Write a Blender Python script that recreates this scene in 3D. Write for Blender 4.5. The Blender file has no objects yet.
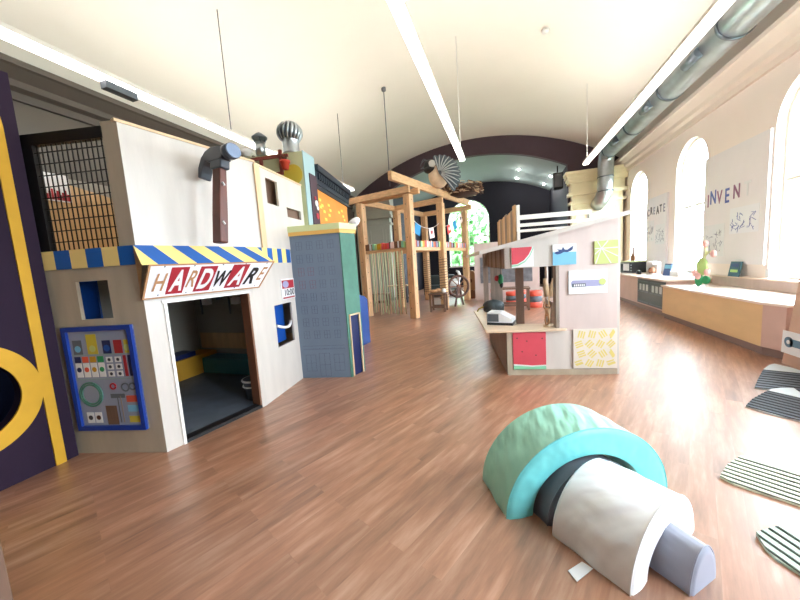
import bpy, bmesh, math, random
from mathutils import Vector, Matrix
random.seed(7)
sc = bpy.context.scene
col = sc.collection
PI = math.pi

# ------------------------------------------------------------------ camera
FPX, EYE = 319.0, 1.55
RT = Vector((0.94929417, -0.02784424, -0.31315377))   # world x, in camera axes (right, down, forward)
FW = Vector((0.30755244, -0.12434958, 0.94337091))    # world y
DN = Vector((0.06520798, 0.99184771, 0.10948077))     # world -z
cam_d = bpy.data.cameras.new('camera'); cam = bpy.data.objects.new('camera', cam_d); col.objects.link(cam)
cam_d.sensor_width = 36; cam_d.lens = FPX / 800 * 36; cam_d.clip_end = 200; cam_d.clip_start = .05
R3 = Matrix(((RT[0], -RT[1], -RT[2]), (FW[0], -FW[1], -FW[2]), (-DN[0], DN[1], DN[2])))
cam.matrix_world = Matrix.Translation((0, 0, EYE)) @ R3.to_4x4()
sc.camera = cam

def _ray(x, y):
    d = Vector((x - 400, y - 300, FPX)).normalized()
    return Vector((d.dot(RT), d.dot(FW), -d.dot(DN)))
def at_z(x, y, z=0.):                       # a point of the floor or of a level
    r = _ray(x, y); return Vector((0, 0, EYE)) + r * ((z - EYE) / r.z)
def at_plane(x, y, a, b):                   # a point of the vertical wall through plan points a, b
    n = Vector((b[1] - a[1], -(b[0] - a[0]), 0)); o = Vector((0, 0, EYE)); r = _ray(x, y)
    return o + r * ((Vector((a[0], a[1], 0)) - o).dot(n) / r.dot(n))

# ------------------------------------------------------------------ materials
def lin(c):
    return tuple(((v / 255) / 12.92 if v <= 10 else (((v / 255) + .055) / 1.055) ** 2.4) for v in c) + (1,)
MATS = {}
def mat(name, rgb, rough=.5, metal=0., var=.0, scale=6., stretch=(1, 1, 1), bump=0., bscale=60., emit=0., spec=.5, sheen=0., bdet=3., bdist=.02):
    if name in MATS: return MATS[name]
    m = bpy.data.materials.new(name); m.use_nodes = True
    nt = m.node_tree; N = nt.nodes; L = nt.links
    b = N['Principled BSDF']; c = lin(rgb)
    b.inputs['Base Color'].default_value = c; b.inputs['Roughness'].default_value = rough
    b.inputs['Metallic'].default_value = metal; b.inputs['Specular IOR Level'].default_value = spec
    if emit: b.inputs['Emission Color'].default_value = c; b.inputs['Emission Strength'].default_value = emit
    if var or bump:
        tc = N.new('ShaderNodeTexCoord'); mp = N.new('ShaderNodeMapping'); mp.inputs['Scale'].default_value = stretch
        L.new(tc.outputs['Object'], mp.inputs['Vector'])
    if var:
        n = N.new('ShaderNodeTexNoise'); n.inputs['Scale'].default_value = scale; n.inputs['Detail'].default_value = 5
        L.new(mp.outputs[0], n.inputs['Vector'])
        r = N.new('ShaderNodeValToRGB'); e = r.color_ramp.elements
        e[0].position = .3; e[1].position = .7
        e[0].color = tuple(v * (1 - var) for v in c[:3]) + (1,); e[1].color = tuple(min(1, v * (1 + var * .6)) for v in c[:3]) + (1,)
        L.new(n.outputs['Fac'], r.inputs[0]); L.new(r.outputs[0], b.inputs['Base Color'])
    if bump:
        n2 = N.new('ShaderNodeTexNoise'); n2.inputs['Scale'].default_value = bscale; n2.inputs['Detail'].default_value = bdet
        L.new(mp.outputs[0], n2.inputs['Vector'])
        bp = N.new('ShaderNodeBump'); bp.inputs['Strength'].default_value = bump; bp.inputs['Distance'].default_value = bdist
        L.new(n2.outputs['Fac'], bp.inputs['Height']); L.new(bp.outputs[0], b.inputs['Normal'])
    MATS[name] = m; return m

mat('ply', (180, 165, 144), .45, var=.13, scale=2.2, stretch=(3, 3, .6), bump=.05, bscale=14)  # darkened tan: the shade on the store's side wall is put into this colour
mat('ply_pale', (204, 196, 188), .38, var=.07, scale=2.5, stretch=(3, 3, .6), bump=.04, bscale=14)
mat('ply_pink', (206, 187, 180), .45, var=.08, scale=2.2, stretch=(3, 3, .6))
mat('ply_tan', (200, 165, 120), .5, var=.18, scale=3, stretch=(3, 3, .5))
mat('trim_tan', (222, 190, 150), .5, var=.12, scale=5, stretch=(3, 3, .5))
mat('pine', (214, 170, 126), .5, var=.22, scale=5, stretch=(4, 4, .7))
mat('pine_h', (216, 172, 128), .5, var=.2, scale=5, stretch=(1.2, 1.2, 5))
mat('bench_ply', (222, 188, 140), .42, var=.07, scale=2, stretch=(1, 1, 3))
mat('bench_top', (232, 214, 200), .3, var=.05, scale=2)
mat('counter_side', (208, 174, 162), .45, var=.08, scale=3)
mat('grey_wood', (152, 136, 124), .6, var=.28, scale=6, stretch=(4, 4, .5))
mat('brown_wood', (112, 84, 68), .6, var=.25, scale=6, stretch=(4, 4, .6))
mat('dark_wood', (84, 50, 38), .55, var=.3, scale=6, stretch=(3, 3, .8))
mat('walnut', (98, 48, 34), .45, var=.35, scale=5, stretch=(4, 4, .8))
mat('purple', (40, 25, 44), .75, spec=.2, var=.08, scale=3)
mat('purple_dark', (74, 57, 66), .75, var=.06, scale=2)
mat('yellow', (206, 156, 42), .65, spec=.3, var=.06, scale=8)
mat('blue', (18, 74, 158), .45)
mat('blue_frame', (16, 56, 146), .4)
mat('navy', (10, 26, 78), .5)
mat('awning_blue', (24, 90, 168), .55); mat('awning_cream', (244, 214, 136), .55)
mat('black', (22, 20, 22), .5); mat('black_metal', (28, 26, 27), .45, metal=.4)
mat('wall_black', (26, 26, 38), .8)
mat('steel', (176, 182, 184), .28, metal=.95, var=.2, scale=5)
mat('galv', (190, 198, 204), .33, metal=.9, var=.28, scale=2.6, stretch=(1, 1, 1))
mat('galv_dark', (112, 122, 132), .35, metal=.9)
mat('hammer_head', (66, 70, 78), .4, metal=.25); mat('hammer_face', (118, 134, 160), .38, metal=.2)
mat('tower_grey', (108, 122, 140), .6, var=.06, scale=4); mat('tower_line', (88, 99, 122), .6); mat('tower_line_red', (128, 92, 112), .6)
mat('tower_green', (74, 122, 106), .6, var=.12, scale=9)
mat('cap_green', (206, 212, 160), .55); mat('cap_yellow', (226, 178, 96), .55)
mat('box_green', (198, 204, 162), .6, var=.06, scale=3); mat('olive', (196, 176, 60), .6); mat('pillar_blue', (156, 182, 186), .6)
mat('facade_purple', (66, 44, 54), .6); mat('facade_orange', (222, 138, 54), .6, var=.08, scale=3); mat('brick_yellow', (250, 206, 90), .6)
mat('cornice_black', (34, 42, 54), .5)
mat('red', (160, 30, 44), .5); mat('red_brown', (128, 52, 40), .5); mat('terracotta', (206, 70, 50), .6)
mat('white', (226, 225, 224), .5); mat('white_paint', (240, 235, 228), .45); mat('sign_white', (238, 238, 244), .4)
mat('mint', (156, 216, 196), .42, bump=.7, bscale=4.5, stretch=(2.6, .8, 1), bdet=1.5, bdist=.05)
mat('aqua', (122, 216, 218), .36, bump=.8, bscale=5, bdet=2, bdist=.03)
mat('foam_white', (248, 248, 250), .42, bump=1., bscale=5, stretch=(.7, 2.2, 1), bdet=1, bdist=.03)
mat('foam_grey', (160, 164, 180), .45, bump=.2, bscale=4, bdet=2); mat('foam_dark', (108, 106, 116), .5)
mat('mat_cream', (228, 230, 208), .6); mat('mat_groove', (70, 78, 72), .7); mat('mat_slate', (96, 106, 118), .6); mat('mat_dark', (74, 78, 86), .6); mat('mat_pale', (212, 220, 224), .55)
mat('mat_sage', (196, 212, 198), .6)
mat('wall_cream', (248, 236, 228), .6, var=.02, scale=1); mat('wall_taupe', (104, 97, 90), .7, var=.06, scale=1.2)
mat('pier_yellow', (234, 222, 188), .55, var=.04, scale=2); mat('pier_grey', (178, 178, 166), .6, var=.05, scale=2)
mat('ceiling', (238, 234, 226), .8, var=.025, scale=.7)
mat('stage_grey', (140, 156, 156), .7, var=.05, scale=1)
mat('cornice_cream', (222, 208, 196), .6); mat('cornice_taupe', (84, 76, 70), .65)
mat('grout', (60, 46, 44), .7)
mat('dark_floor', (88, 96, 108), .55, var=.2, scale=5); mat('inner_wall', (150, 145, 135), .7); mat('teal', (40, 120, 140), .5); mat('ochre', (190, 140, 40), .55)
mat('board_grey', (134, 136, 142), .35, metal=.5, var=.3, scale=6)
mat('ledge', (222, 196, 168), .4, var=.1, scale=3, stretch=(.6, 3, 1)); mat('melon', (206, 72, 86), .5, var=.04, scale=10); mat('melon_green', (132, 198, 158), .5)
mat('sky_blue', (118, 184, 214), .5); mat('lime', (186, 196, 116), .5); mat('pale_cream', (222, 212, 200), .5); mat('pasta', (220, 202, 118), .5)
mat('lilac', (152, 150, 184), .5); mat('board_white', (238, 234, 236), .55, var=.03, scale=2); mat('paper', (230, 232, 234), .5)
mat('orange_red', (214, 84, 64), .5); mat('slate', (92, 98, 106), .5); mat('dark_slate', (62, 70, 72), .55)
mat('leaf', (130, 186, 122), .6, var=.3, scale=3); mat('bark', (84, 66, 50), .8, var=.3, scale=8)
mat('lawn', (120, 128, 108), .9, var=.2, scale=1)
mat('toy_green', (178, 208, 130), .6); mat('toy_dark_green', (34, 132, 84), .6); mat('toy_pink', (240, 190, 186), .6)
mat('kick', (142, 118, 112), .6); mat('bench_side', (198, 162, 142), .5, var=.08, scale=3); mat('wrench_blue', (92, 124, 146), .5); mat('book_teal', (48, 92, 112), .5); mat('book_blue', (40, 66, 120), .5)
mat('ink', (60, 58, 66), .6); mat('ink_blue', (96, 110, 176), .6); mat('ink_pale', (150, 150, 168), .6); mat('ink_rose', (150, 100, 130), .6)
mat('nest', (120, 84, 64), .8, var=.4, scale=12); mat('nest_dark', (72, 50, 42), .8)
mat('bird_body', (226, 200, 172), .8, var=.15, scale=6); mat('feather', (92, 104, 114), .7); mat('feather_pale', (190, 200, 204), .7)
mat('print_ground', (142, 148, 168), .5); mat('string_green', (196, 214, 172), .7); mat('string_cream', (236, 222, 192), .7); mat('string_tan', (216, 180, 148), .7)
mat('cloth_blue', (40, 130, 180), .7); mat('cloth_red', (214, 70, 70), .7); mat('cloth_pink', (244, 214, 208), .7)
mat('black_plastic', (34, 38, 44), .35)
mat('tan', (178, 132, 92), .55); mat('brown', (122, 78, 52), .6)
mat('light', (255, 250, 244), .5, emit=5.); mat('light_up', (255, 249, 240), .5, emit=34.)
mat('bulb', (255, 250, 240), .5, emit=60.)

def glass_mat():
    m = bpy.data.materials.new('glass'); m.use_nodes = True; nt = m.node_tree; nt.nodes.clear()
    o = nt.nodes.new('ShaderNodeOutputMaterial'); t = nt.nodes.new('ShaderNodeBsdfTransparent'); g = nt.nodes.new('ShaderNodeBsdfGlossy')
    t.inputs[0].default_value = (.93, .97, .97, 1); g.inputs['Roughness'].default_value = .05
    mx = nt.nodes.new('ShaderNodeMixShader'); mx.inputs[0].default_value = .07
    nt.links.new(t.outputs[0], mx.inputs[1]); nt.links.new(g.outputs[0], mx.inputs[2]); nt.links.new(mx.outputs[0], o.inputs[0])
    MATS['glass'] = m
glass_mat()

def floor_mat():
    m = bpy.data.materials.new('floor_planks'); m.use_nodes = True; nt = m.node_tree; N = nt.nodes; L = nt.links; b = N['Principled BSDF']
    tc = N.new('ShaderNodeTexCoord'); mp = N.new('ShaderNodeMapping'); mp.inputs['Rotation'].default_value = (0, 0, -math.radians(65.3))
    L.new(tc.outputs['Object'], mp.inputs['Vector'])
    br = N.new('ShaderNodeTexBrick'); br.offset = .37; br.inputs['Scale'].default_value = 1
    br.inputs['Brick Width'].default_value = 1.1; br.inputs['Row Height'].default_value = .125; br.inputs['Mortar Size'].default_value = .0012
    br.inputs['Color1'].default_value = (0, 0, 0, 1); br.inputs['Color2'].default_value = (1, 1, 1, 1); br.inputs['Mortar'].default_value = (.25, .25, .25, 1)
    L.new(mp.outputs[0], br.inputs['Vector'])
    st = N.new('ShaderNodeMapping'); st.inputs['Scale'].default_value = (1.1, 9, 1); L.new(mp.outputs[0], st.inputs['Vector'])
    n = N.new('ShaderNodeTexNoise'); n.inputs['Scale'].default_value = 1.6; n.inputs['Detail'].default_value = 7; n.inputs['Roughness'].default_value = .62
    n.noise_dimensions = '4D'; L.new(st.outputs[0], n.inputs['Vector'])
    ml = N.new('ShaderNodeMath'); ml.operation = 'MULTIPLY'; ml.inputs[1].default_value = 7; L.new(br.outputs['Color'], ml.inputs[0]); L.new(ml.outputs[0], n.inputs['W'])
    r = N.new('ShaderNodeValToRGB'); e = r.color_ramp.elements
    e[0].position = .28; e[0].color = lin((118, 82, 62)); e[1].position = .74; e[1].color = lin((192, 156, 134))
    k = e.new(.5); k.color = lin((160, 114, 88))
    L.new(n.outputs['Fac'], r.inputs[0])
    hs = N.new('ShaderNodeMix'); hs.data_type = 'RGBA'; hs.blend_type = 'MULTIPLY'; hs.inputs[0].default_value = 1
    r2 = N.new('ShaderNodeValToRGB'); r2.color_ramp.elements[0].color = (.86, .84, .82, 1); r2.color_ramp.elements[1].color = (1.08, 1.03, 1, 1)
    L.new(br.outputs['Color'], r2.inputs[0]); L.new(r.outputs[0], hs.inputs[6]); L.new(r2.outputs[0], hs.inputs[7]); L.new(hs.outputs[2], b.inputs['Base Color'])
    b.inputs['Roughness'].default_value = .4; b.inputs['Specular IOR Level'].default_value = .7; b.inputs['Coat Weight'].default_value = .7; b.inputs['Coat Roughness'].default_value = .34
    MATS['floor_planks'] = m
floor_mat()

# ------------------------------------------------------------------ mesh builder (world or local coordinates through M)
def frame(o, d, z=0.):                      # x along d, y into the wall, z up
    d = Vector((d[0], d[1], 0)).normalized()
    return Matrix(((d.x, -d.y, 0, o[0]), (d.y, d.x, 0, o[1]), (0, 0, 1, z), (0, 0, 0, 1)))
def loc(x, y, z=0., rz=0., rx=0., ry=0.):
    return Matrix.Translation((x, y, z)) @ Matrix.Rotation(rz, 4, 'Z') @ Matrix.Rotation(ry, 4, 'Y') @ Matrix.Rotation(rx, 4, 'X')

class MB:
    def __init__(s, M=None):
        s.v = []; s.f = []; s.mi = []; s.sm = []; s.mats = []; s.M = M or Matrix.Identity(4)
    def _m(s, m):
        if m not in s.mats: s.mats.append(m)
        return s.mats.index(m)
    def raw(s, vs, fs, m, smooth=False, M=None):
        T = s.M @ M if M is not None else s.M
        k = len(s.v); s.v += [T @ Vector(v) for v in vs]; i = s._m(m)
        for f in fs: s.f.append([k + a for a in f]); s.mi.append(i); s.sm.append(smooth)
        return s
    def box(s, a, b, m, M=None):
        x0, y0, z0 = a; x1, y1, z1 = b
        vs = [(x0, y0, z0), (x1, y0, z0), (x1, y1, z0), (x0, y1, z0), (x0, y0, z1), (x1, y0, z1), (x1, y1, z1), (x0, y1, z1)]
        return s.raw(vs, [(0, 3, 2, 1), (4, 5, 6, 7), (0, 1, 5, 4), (1, 2, 6, 5), (2, 3, 7, 6), (3, 0, 4, 7)], m, False, M)
    def prism(s, pts, vec, m, smooth=False, M=None):   # planar polygon pts extruded by vec
        n = len(pts); v = Vector(vec); P = [Vector(p) for p in pts]
        vs = P + [p + v for p in P]
        # orientation
        nn = Vector((0, 0, 0))
        for i in range(n): nn += P[i].cross(P[(i + 1) % n])
        fl = nn.dot(v) > 0
        fs = [list(range(n))[::-1] if fl else list(range(n)), list(range(n, 2 * n)) if fl else list(range(n, 2 * n))[::-1]]
        s.raw(vs, fs, m, False, M)
        k = len(s.v) - 2 * n; i_ = s._m(m)
        for i in range(n):
            j = (i + 1) % n
            f = (i, j, n + j, n + i) if fl else (j, i, n + i, n + j)
            s.f.append([k + a for a in f]); s.mi.append(i_); s.sm.append(smooth)
        return s
    def plan(s, pts, z0, z1, m, M=None):    # plan polygon raised between two levels
        return s.prism([(p[0], p[1], z0) for p in pts], (0, 0, z1 - z0), m, False, M)
    def tube(s, path, r, m, n=10, caps=True, M=None, smooth=True):
        P = [Vector(p) for p in path]; vs = []; fs = []
        rr = r if isinstance(r, (list, tuple)) else [r] * len(P)
        up = None
        for i, p in enumerate(P):
            t = (P[min(i + 1, len(P) - 1)] - P[max(i - 1, 0)]).normalized()
            if up is None:
                a = Vector((0, 0, 1)) if abs(t.z) < .9 else Vector((1, 0, 0)); up = t.cross(a).normalized()
            up = (up - t * up.dot(t)).normalized(); w = t.cross(up)
            for k in range(n):
                g = 2 * PI * k / n; vs.append(p + (up * math.cos(g) + w * math.sin(g)) * rr[i])
        for i in range(len(P) - 1):
            for k in range(n):
                a = i * n + k; b = i * n + (k + 1) % n
                fs.append((a, b, b + n, a + n))
        s.raw(vs, fs, m, smooth, M)
        if caps:
            k0 = len(s.v) - len(vs); i_ = s._m(m)
            s.f.append([k0 + a for a in range(n)][::-1]); s.mi.append(i_); s.sm.append(False)
            s.f.append([k0 + (len(P) - 1) * n + a for a in range(n)]); s.mi.append(i_); s.sm.append(False)
        return s
    def bar(s, a, b, w, h, m, M=None):      # rectangular bar from a to b, w sideways, h in the other direction
        a = Vector(a); b = Vector(b); t = (b - a).normalized()
        up = Vector((0, 0, 1)) if abs(t.z) < .95 else Vector((0, 1, 0))
        x = t.cross(up).normalized() * (w / 2); y = x.cross(t).normalized() * (h / 2)
        vs = [a - x - y, a + x - y, a + x + y, a - x + y, b - x - y, b + x - y, b + x + y, b - x + y]
        return s.raw(vs, [(0, 1, 2, 3), (7, 6, 5, 4), (0, 4, 5, 1), (1, 5, 6, 2), (2, 6, 7, 3), (3, 7, 4, 0)], m, False, M)
    def lathe(s, prof, m, n=24, M=None, smooth=True):   # prof: (r, z) from the bottom up
        vs = []; fs = []
        for r, z in prof:
            for k in range(n): vs.append((r * math.cos(2 * PI * k / n), r * math.sin(2 * PI * k / n), z))
        for i in range(len(prof) - 1):
            for k in range(n):
                a = i * n + k; b = i * n + (k + 1) % n; fs.append((a, b, b + n, a + n))
        s.raw(vs, fs, m, smooth, M)
        k0 = len(s.v) - len(vs); i_ = s._m(m)
        if prof[0][0] > 1e-4: s.f.append([k0 + a for a in range(n)][::-1]); s.mi.append(i_); s.sm.append(False)
        if prof[-1][0] > 1e-4: s.f.append([k0 + (len(prof) - 1) * n + a for a in range(n)]); s.mi.append(i_); s.sm.append(False)
        return s
    def ball(s, c, r, m, M=None, n=16, rot=None):
        r = r if isinstance(r, (tuple, list)) else (r, r, r)
        prof = [(math.sin(PI * i / 10), -math.cos(PI * i / 10)) for i in range(11)]
        T = Matrix.Translation(c) @ (rot if rot is not None else Matrix.Identity(4)) @ Matrix.Diagonal((r[0], r[1], r[2], 1))
        prof[0] = (1e-5, -1); prof[-1] = (1e-5, 1)
        return s.lathe(prof, m, n, (M @ T) if M is not None else T)
    def disc(s, c, r, t, m, n=28, M=None, sy=1.):        # disc facing -y (front of a wall frame)
        pts = [(c[0] + r * math.cos(2 * PI * i / n), c[1], c[2] + r * sy * math.sin(2 * PI * i / n)) for i in range(n)]
        return s.prism(pts, (0, -t, 0), m, False, M)
    def text(s, body, size, m, M, depth=.004, xs=1., shear=0., bold=0.):
        c = bpy.data.curves.new('letters', 'FONT'); c.body = body; c.size = size; c.extrude = depth; c.offset = bold; c.shear = shear; c.resolution_u = 3
        o = bpy.data.objects.new('letters', c); col.objects.link(o)
        me = o.to_mesh(); T = M @ Matrix.Rotation(PI / 2, 4, 'X') @ Matrix.Diagonal((xs, 1, 1, 1))
        s.raw([v.co.copy() for v in me.vertices], [list(p.vertices) for p in me.polygons], m, False, T)
        o.to_mesh_clear(); bpy.data.objects.remove(o); bpy.data.curves.remove(c)
        return s
    def build(s, name, parent=None, bevel=0., seg=2, label=None, sub=0):
        T = Matrix.Identity(4)
        if parent is not None:
            T = world(parent).inverted()
        me = bpy.data.meshes.new(name)
        me.from_pydata([T @ v for v in s.v], [], s.f)
        for m in s.mats: me.materials.append(MATS[m])
        me.polygons.foreach_set('material_index', s.mi); me.polygons.foreach_set('use_smooth', s.sm)
        me.update()
        bm = bmesh.new(); bm.from_mesh(me); bmesh.ops.recalc_face_normals(bm, faces=bm.faces); bm.to_mesh(me); bm.free()
        o = bpy.data.objects.new(name, me); col.objects.link(o)
        if parent is not None: o.parent = parent
        if bevel:
            b = o.modifiers.new('bevel', 'BEVEL'); b.width = bevel; b.segments = seg; b.limit_method = 'ANGLE'; b.angle_limit = math.radians(40)
        if sub: mo = o.modifiers.new('sub', 'SUBSURF'); mo.levels = sub; mo.render_levels = sub
        if label: o['label'] = label
        return o
def world(o):
    M = Matrix.LocRotScale(o.location, o.rotation_euler, o.scale)
    return (world(o.parent) @ M) if o.parent else M
def tag(o, label, cat, group=None, kind=None):
    o['label'] = label; o['category'] = cat
    if group: o['group'] = group
    if kind: o['kind'] = kind
    return o
def thing(name, label, cat, at, rz=0., group=None):
    o = bpy.data.objects.new(name, None); col.objects.link(o); o.location = at; o.rotation_euler = (0, 0, rz); o.empty_display_size = .1
    return tag(o, label, cat, group)
def struct(name, mb, label=None, parent=None, **k):
    o = mb.build(name, parent, **k)
    if parent is None: o['kind'] = 'structure'; o['label'] = label or name.replace('_', ' '); o['category'] = name.split('_')[0]
    return o
def copy_tree(o, parent=None):
    c = o.copy(); col.objects.link(c); c.parent = parent
    for ch in list(o.children): copy_tree(ch, c)
    return c
def wall_panel(mb, M, u0, u1, z0, z1, t, m, holes=(), y0=0.):
    us = sorted({u0, u1} | {h[0] for h in holes} | {h[1] for h in holes}); zs = sorted({z0, z1} | {h[2] for h in holes} | {h[3] for h in holes})
    solid = lambda i, j: 0 <= i < len(us) - 1 and 0 <= j < len(zs) - 1 and not any(h[0] - 1e-6 < (us[i] + us[i + 1]) / 2 < h[1] and h[2] < (zs[j] + zs[j + 1]) / 2 < h[3] for h in holes)
    for i in range(len(us) - 1):
        for j in range(len(zs) - 1):
            if not solid(i, j): continue
            a, b, c, d = us[i], us[i + 1], zs[j], zs[j + 1]; y1 = y0 + t
            mb.raw([(a, y0, c), (b, y0, c), (b, y0, d), (a, y0, d)], [(0, 1, 2, 3)], m, False, M)
            mb.raw([(a, y1, c), (b, y1, c), (b, y1, d), (a, y1, d)], [(3, 2, 1, 0)], m, False, M)
            if not solid(i - 1, j): mb.raw([(a, y0, c), (a, y0, d), (a, y1, d), (a, y1, c)], [(0, 1, 2, 3)], m, False, M)
            if not solid(i + 1, j): mb.raw([(b, y0, c), (b, y1, c), (b, y1, d), (b, y0, d)], [(0, 1, 2, 3)], m, False, M)
            if not solid(i, j - 1): mb.raw([(a, y0, c), (a, y1, c), (b, y1, c), (b, y0, c)], [(0, 1, 2, 3)], m, False, M)
            if not solid(i, j + 1): mb.raw([(a, y0, d), (b, y0, d), (b, y1, d), (a, y1, d)], [(0, 1, 2, 3)], m, False, M)
def arch_wall(mb, M, u0, u1, z0, z1, t, m, arches, seg=20):   # arches: (ua, ub, sill, spring)
    cur = u0
    def q(a, b, c, d):
        mb.raw([(a, 0, c), (b, 0, c), (b, 0, d), (a, 0, d), (a, t, c), (b, t, c), (b, t, d), (a, t, d)], [(0, 1, 2, 3), (7, 6, 5, 4)], m, False, M)
    for ua, ub, zb, zs in arches:
        q(cur, ua, z0, z1); q(ua, ub, z0, zb); r = (ub - ua) / 2; c = (ua + ub) / 2
        mb.raw([(ua, 0, zb), (ub, 0, zb), (ub, t, zb), (ua, t, zb)], [(0, 1, 2, 3)], m, False, M)
        for x in (ua, ub): mb.raw([(x, 0, zb), (x, 0, zs), (x, t, zs), (x, t, zb)], [(0, 1, 2, 3)], m, False, M)
        P = [(c - r * math.cos(PI * k / seg), zs + r * math.sin(PI * k / seg)) for k in range(seg + 1)]
        for (x1, h1), (x2, h2) in zip(P, P[1:]):
            mb.raw([(x1, 0, h1), (x2, 0, h2), (x2, 0, z1), (x1, 0, z1), (x1, t, h1), (x2, t, h2), (x2, t, z1), (x1, t, z1)], [(0, 1, 2, 3), (7, 6, 5, 4), (0, 4, 5, 1)], m, False, M)
        cur = ub
    q(cur, u1, z0, z1)
# ------------------------------------------------------------------ the room
XL, XR, YB, YP, YS = -6.5, 4.2, -5.0, 14.0, 19.0     # left wall, right wall, rear wall, proscenium, stage end
CX = -1.15; RV = 9.5; ZV = 6.45                      # barrel vault
vault = lambda x: ZV - RV + math.sqrt(RV * RV - (x - CX) ** 2)
struct('floor', MB().box((XL - .3, YB - .3, -.12), (XR + .3, YS + .3, 0), 'floor_planks'), 'reddish brown wood plank floor of the hall')
b = MB(); n = 48
xs = [XL - .05 + (XR + .1 - (XL - .05)) * i / n for i in range(n + 1)]
prof = [(x, vault(x)) for x in xs]
b.raw([(x, YB - .2, z) for x, z in prof] + [(x, YP, z) for x, z in prof] + [(x, YB - .2, z + .15) for x, z in prof] + [(x, YP, z + .15) for x, z in prof],
      [(i, i + 1, n + 1 + i + 1, n + 1 + i) for i in range(n)] + [(2 * n + 2 + i, 3 * n + 3 + i, 3 * n + 4 + i, 2 * n + 3 + i) for i in range(n)], 'ceiling', True)
struct('ceiling', b, 'cream barrel vaulted ceiling of the hall')
b = MB(); CI = -1.2; RI = 7.6; ZI = 5.8
inner = lambda x: ZI - RI + math.sqrt(RI * RI - (x - CI) ** 2)
OX0, OX1 = -4.72, 2.38
xs2 = [OX0 - .1 + (OX1 - OX0 + .2) * i / n for i in range(n + 1)]; prof2 = [(x, inner(x)) for x in xs2]
b.raw([(x, YP + .1, z + .012) for x, z in prof2] + [(x, YS, z + .012) for x, z in prof2] + [(x, YP, z + .12) for x, z in prof2] + [(x, YS, z + .12) for x, z in prof2],
      [(i, i + 1, n + 2 + i, n + 1 + i) for i in range(n)] + [(2 * n + 2 + i, 3 * n + 3 + i, 3 * n + 4 + i, 2 * n + 3 + i) for i in range(n)], 'stage_grey', True)
struct('ceiling_stage', b, 'blue grey vaulted ceiling over the stage')
# spandrel: dark purple wall over the opening
b = MB()
X = [XL - .1] + [OX0 + (OX1 - OX0) * i / 40 for i in range(41)] + [XR + .1]
fine = [XL - .1 + (XR + .2 - XL) * i / 80 for i in range(81)] + [OX0, OX1]
fine = sorted(set(fine))
for a, c in zip(fine, fine[1:]):
    lo = lambda x: inner(x) if OX0 <= (a + c) / 2 <= OX1 else 0.
    b.prism([(a, YP - .02, lo(a)), (c, YP - .02, lo(c)), (c, YP - .02, vault(min(max(c, XL - .3), XR + .3)) + .1), (a, YP - .02, vault(max(a, XL - .3)) + .1)], (0, .22, 0), 'purple_dark')
struct('wall_proscenium', b, 'dark purple arched wall above the stage opening')
b = MB(); b.box((OX0 - .12, YP + .18, 0), (OX0, YS, 5.3), 'wall_black'); struct('wall_stage_left', b, 'black left side wall of the stage')
b = MB(); b.box((OX1, YP + .18, 0), (OX1 + .12, YS, 5.3), 'wall_black'); struct('wall_stage_right', b, 'black right side wall of the stage')
b = MB(); MS = frame((OX0 - .2, YS), (1, 0)); WB = (-3.05, -.72, 1.22, 3.8)
arch_wall(b, MS, 0, OX1 - OX0 + .4, 0, 6.1, .3, 'wall_black', [(WB[0] - OX0 + .2, WB[1] - OX0 + .2, WB[2], WB[3])])
struct('wall_back', b, 'black end wall of the stage with arched window')
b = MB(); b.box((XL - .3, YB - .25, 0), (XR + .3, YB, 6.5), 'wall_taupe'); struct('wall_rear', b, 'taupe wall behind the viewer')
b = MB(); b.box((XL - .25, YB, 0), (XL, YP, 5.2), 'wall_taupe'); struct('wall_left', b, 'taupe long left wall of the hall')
WC = [12.55, 9.5, 6.35, 3.15, -.05]; WH = .66; SILL, SPR = .9, 3.35
b = MB(); MR = frame((XR, YP), (0, -1))      # u runs toward the camera, y outwards
arch_wall(b, MR, 0, YP - YB, 0, 5.2, .3, 'wall_cream', [(YP - c - WH, YP - c + WH, SILL, SPR) for c in WC])
struct('wall_right', b, 'cream right wall with tall arched windows')

def arched_window(i, M, w, zb, zs, label, bars=True):
    # w half width; local x along the wall, y outwards
    o = bpy.data.objects.new('window_%d' % i, None); col.objects.link(o); o.matrix_world = Matrix.Identity(4)
    o.location = M.translation; o['kind'] = 'structure'; o['label'] = label; o['category'] = 'window'
    def ring(r, t, y0, y1):
        P = [(-r, zb)] + [(-r * math.cos(PI * k / 20), zs + r * math.sin(PI * k / 20)) for k in range(21)] + [(r, zb)]
        q = r - t
        Q = [(-q, zb + t)] + [(-q * math.cos(PI * k / 20), zs + q * math.sin(PI * k / 20)) for k in range(21)] + [(q, zb + t)]
        f = MB(M)
        n_ = len(P)
        vs = [(x, y0, z) for x, z in P] + [(x, y0, z) for x, z in Q] + [(x, y1, z) for x, z in P] + [(x, y1, z) for x, z in Q]
        fs = []
        for k in range(n_):
            j = (k + 1) % n_
            fs += [(k, j, n_ + j, n_ + k), (2 * n_ + k, 3 * n_ + k, 3 * n_ + j, 2 * n_ + j), (n_ + k, n_ + j, 3 * n_ + j, 3 * n_ + k), (k, 2 * n_ + k, 2 * n_ + j, j)]
        f.raw(vs, fs, 'white_paint'); return f
    f = ring(w, .05, .12, .2)
    f.box((-w + .05, .13, (zb + zs) / 2 + .35), (w - .05, .19, (zb + zs) / 2 + .4), 'white_paint')
    f.box((-.018, .14, zb + .05), (.018, .18, zs + w - .06), 'white_paint')
    f.build('window_frame', o)
    g = MB(M); q = w - .04
    P = [(-q, .155, zb + .03)] + [(-q * math.cos(PI * k / 20), .155, zs + q * math.sin(PI * k / 20)) for k in range(21)] + [(q, .155, zb + .03)]
    g.raw(P, [list(range(len(P)))], 'glass'); g.build('pane', o)
    g = MB(M); g.box((-w - .04, -.05, zb - .045), (w + .04, .12, zb), 'white_paint'); g.build('window_sill', o)
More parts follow.
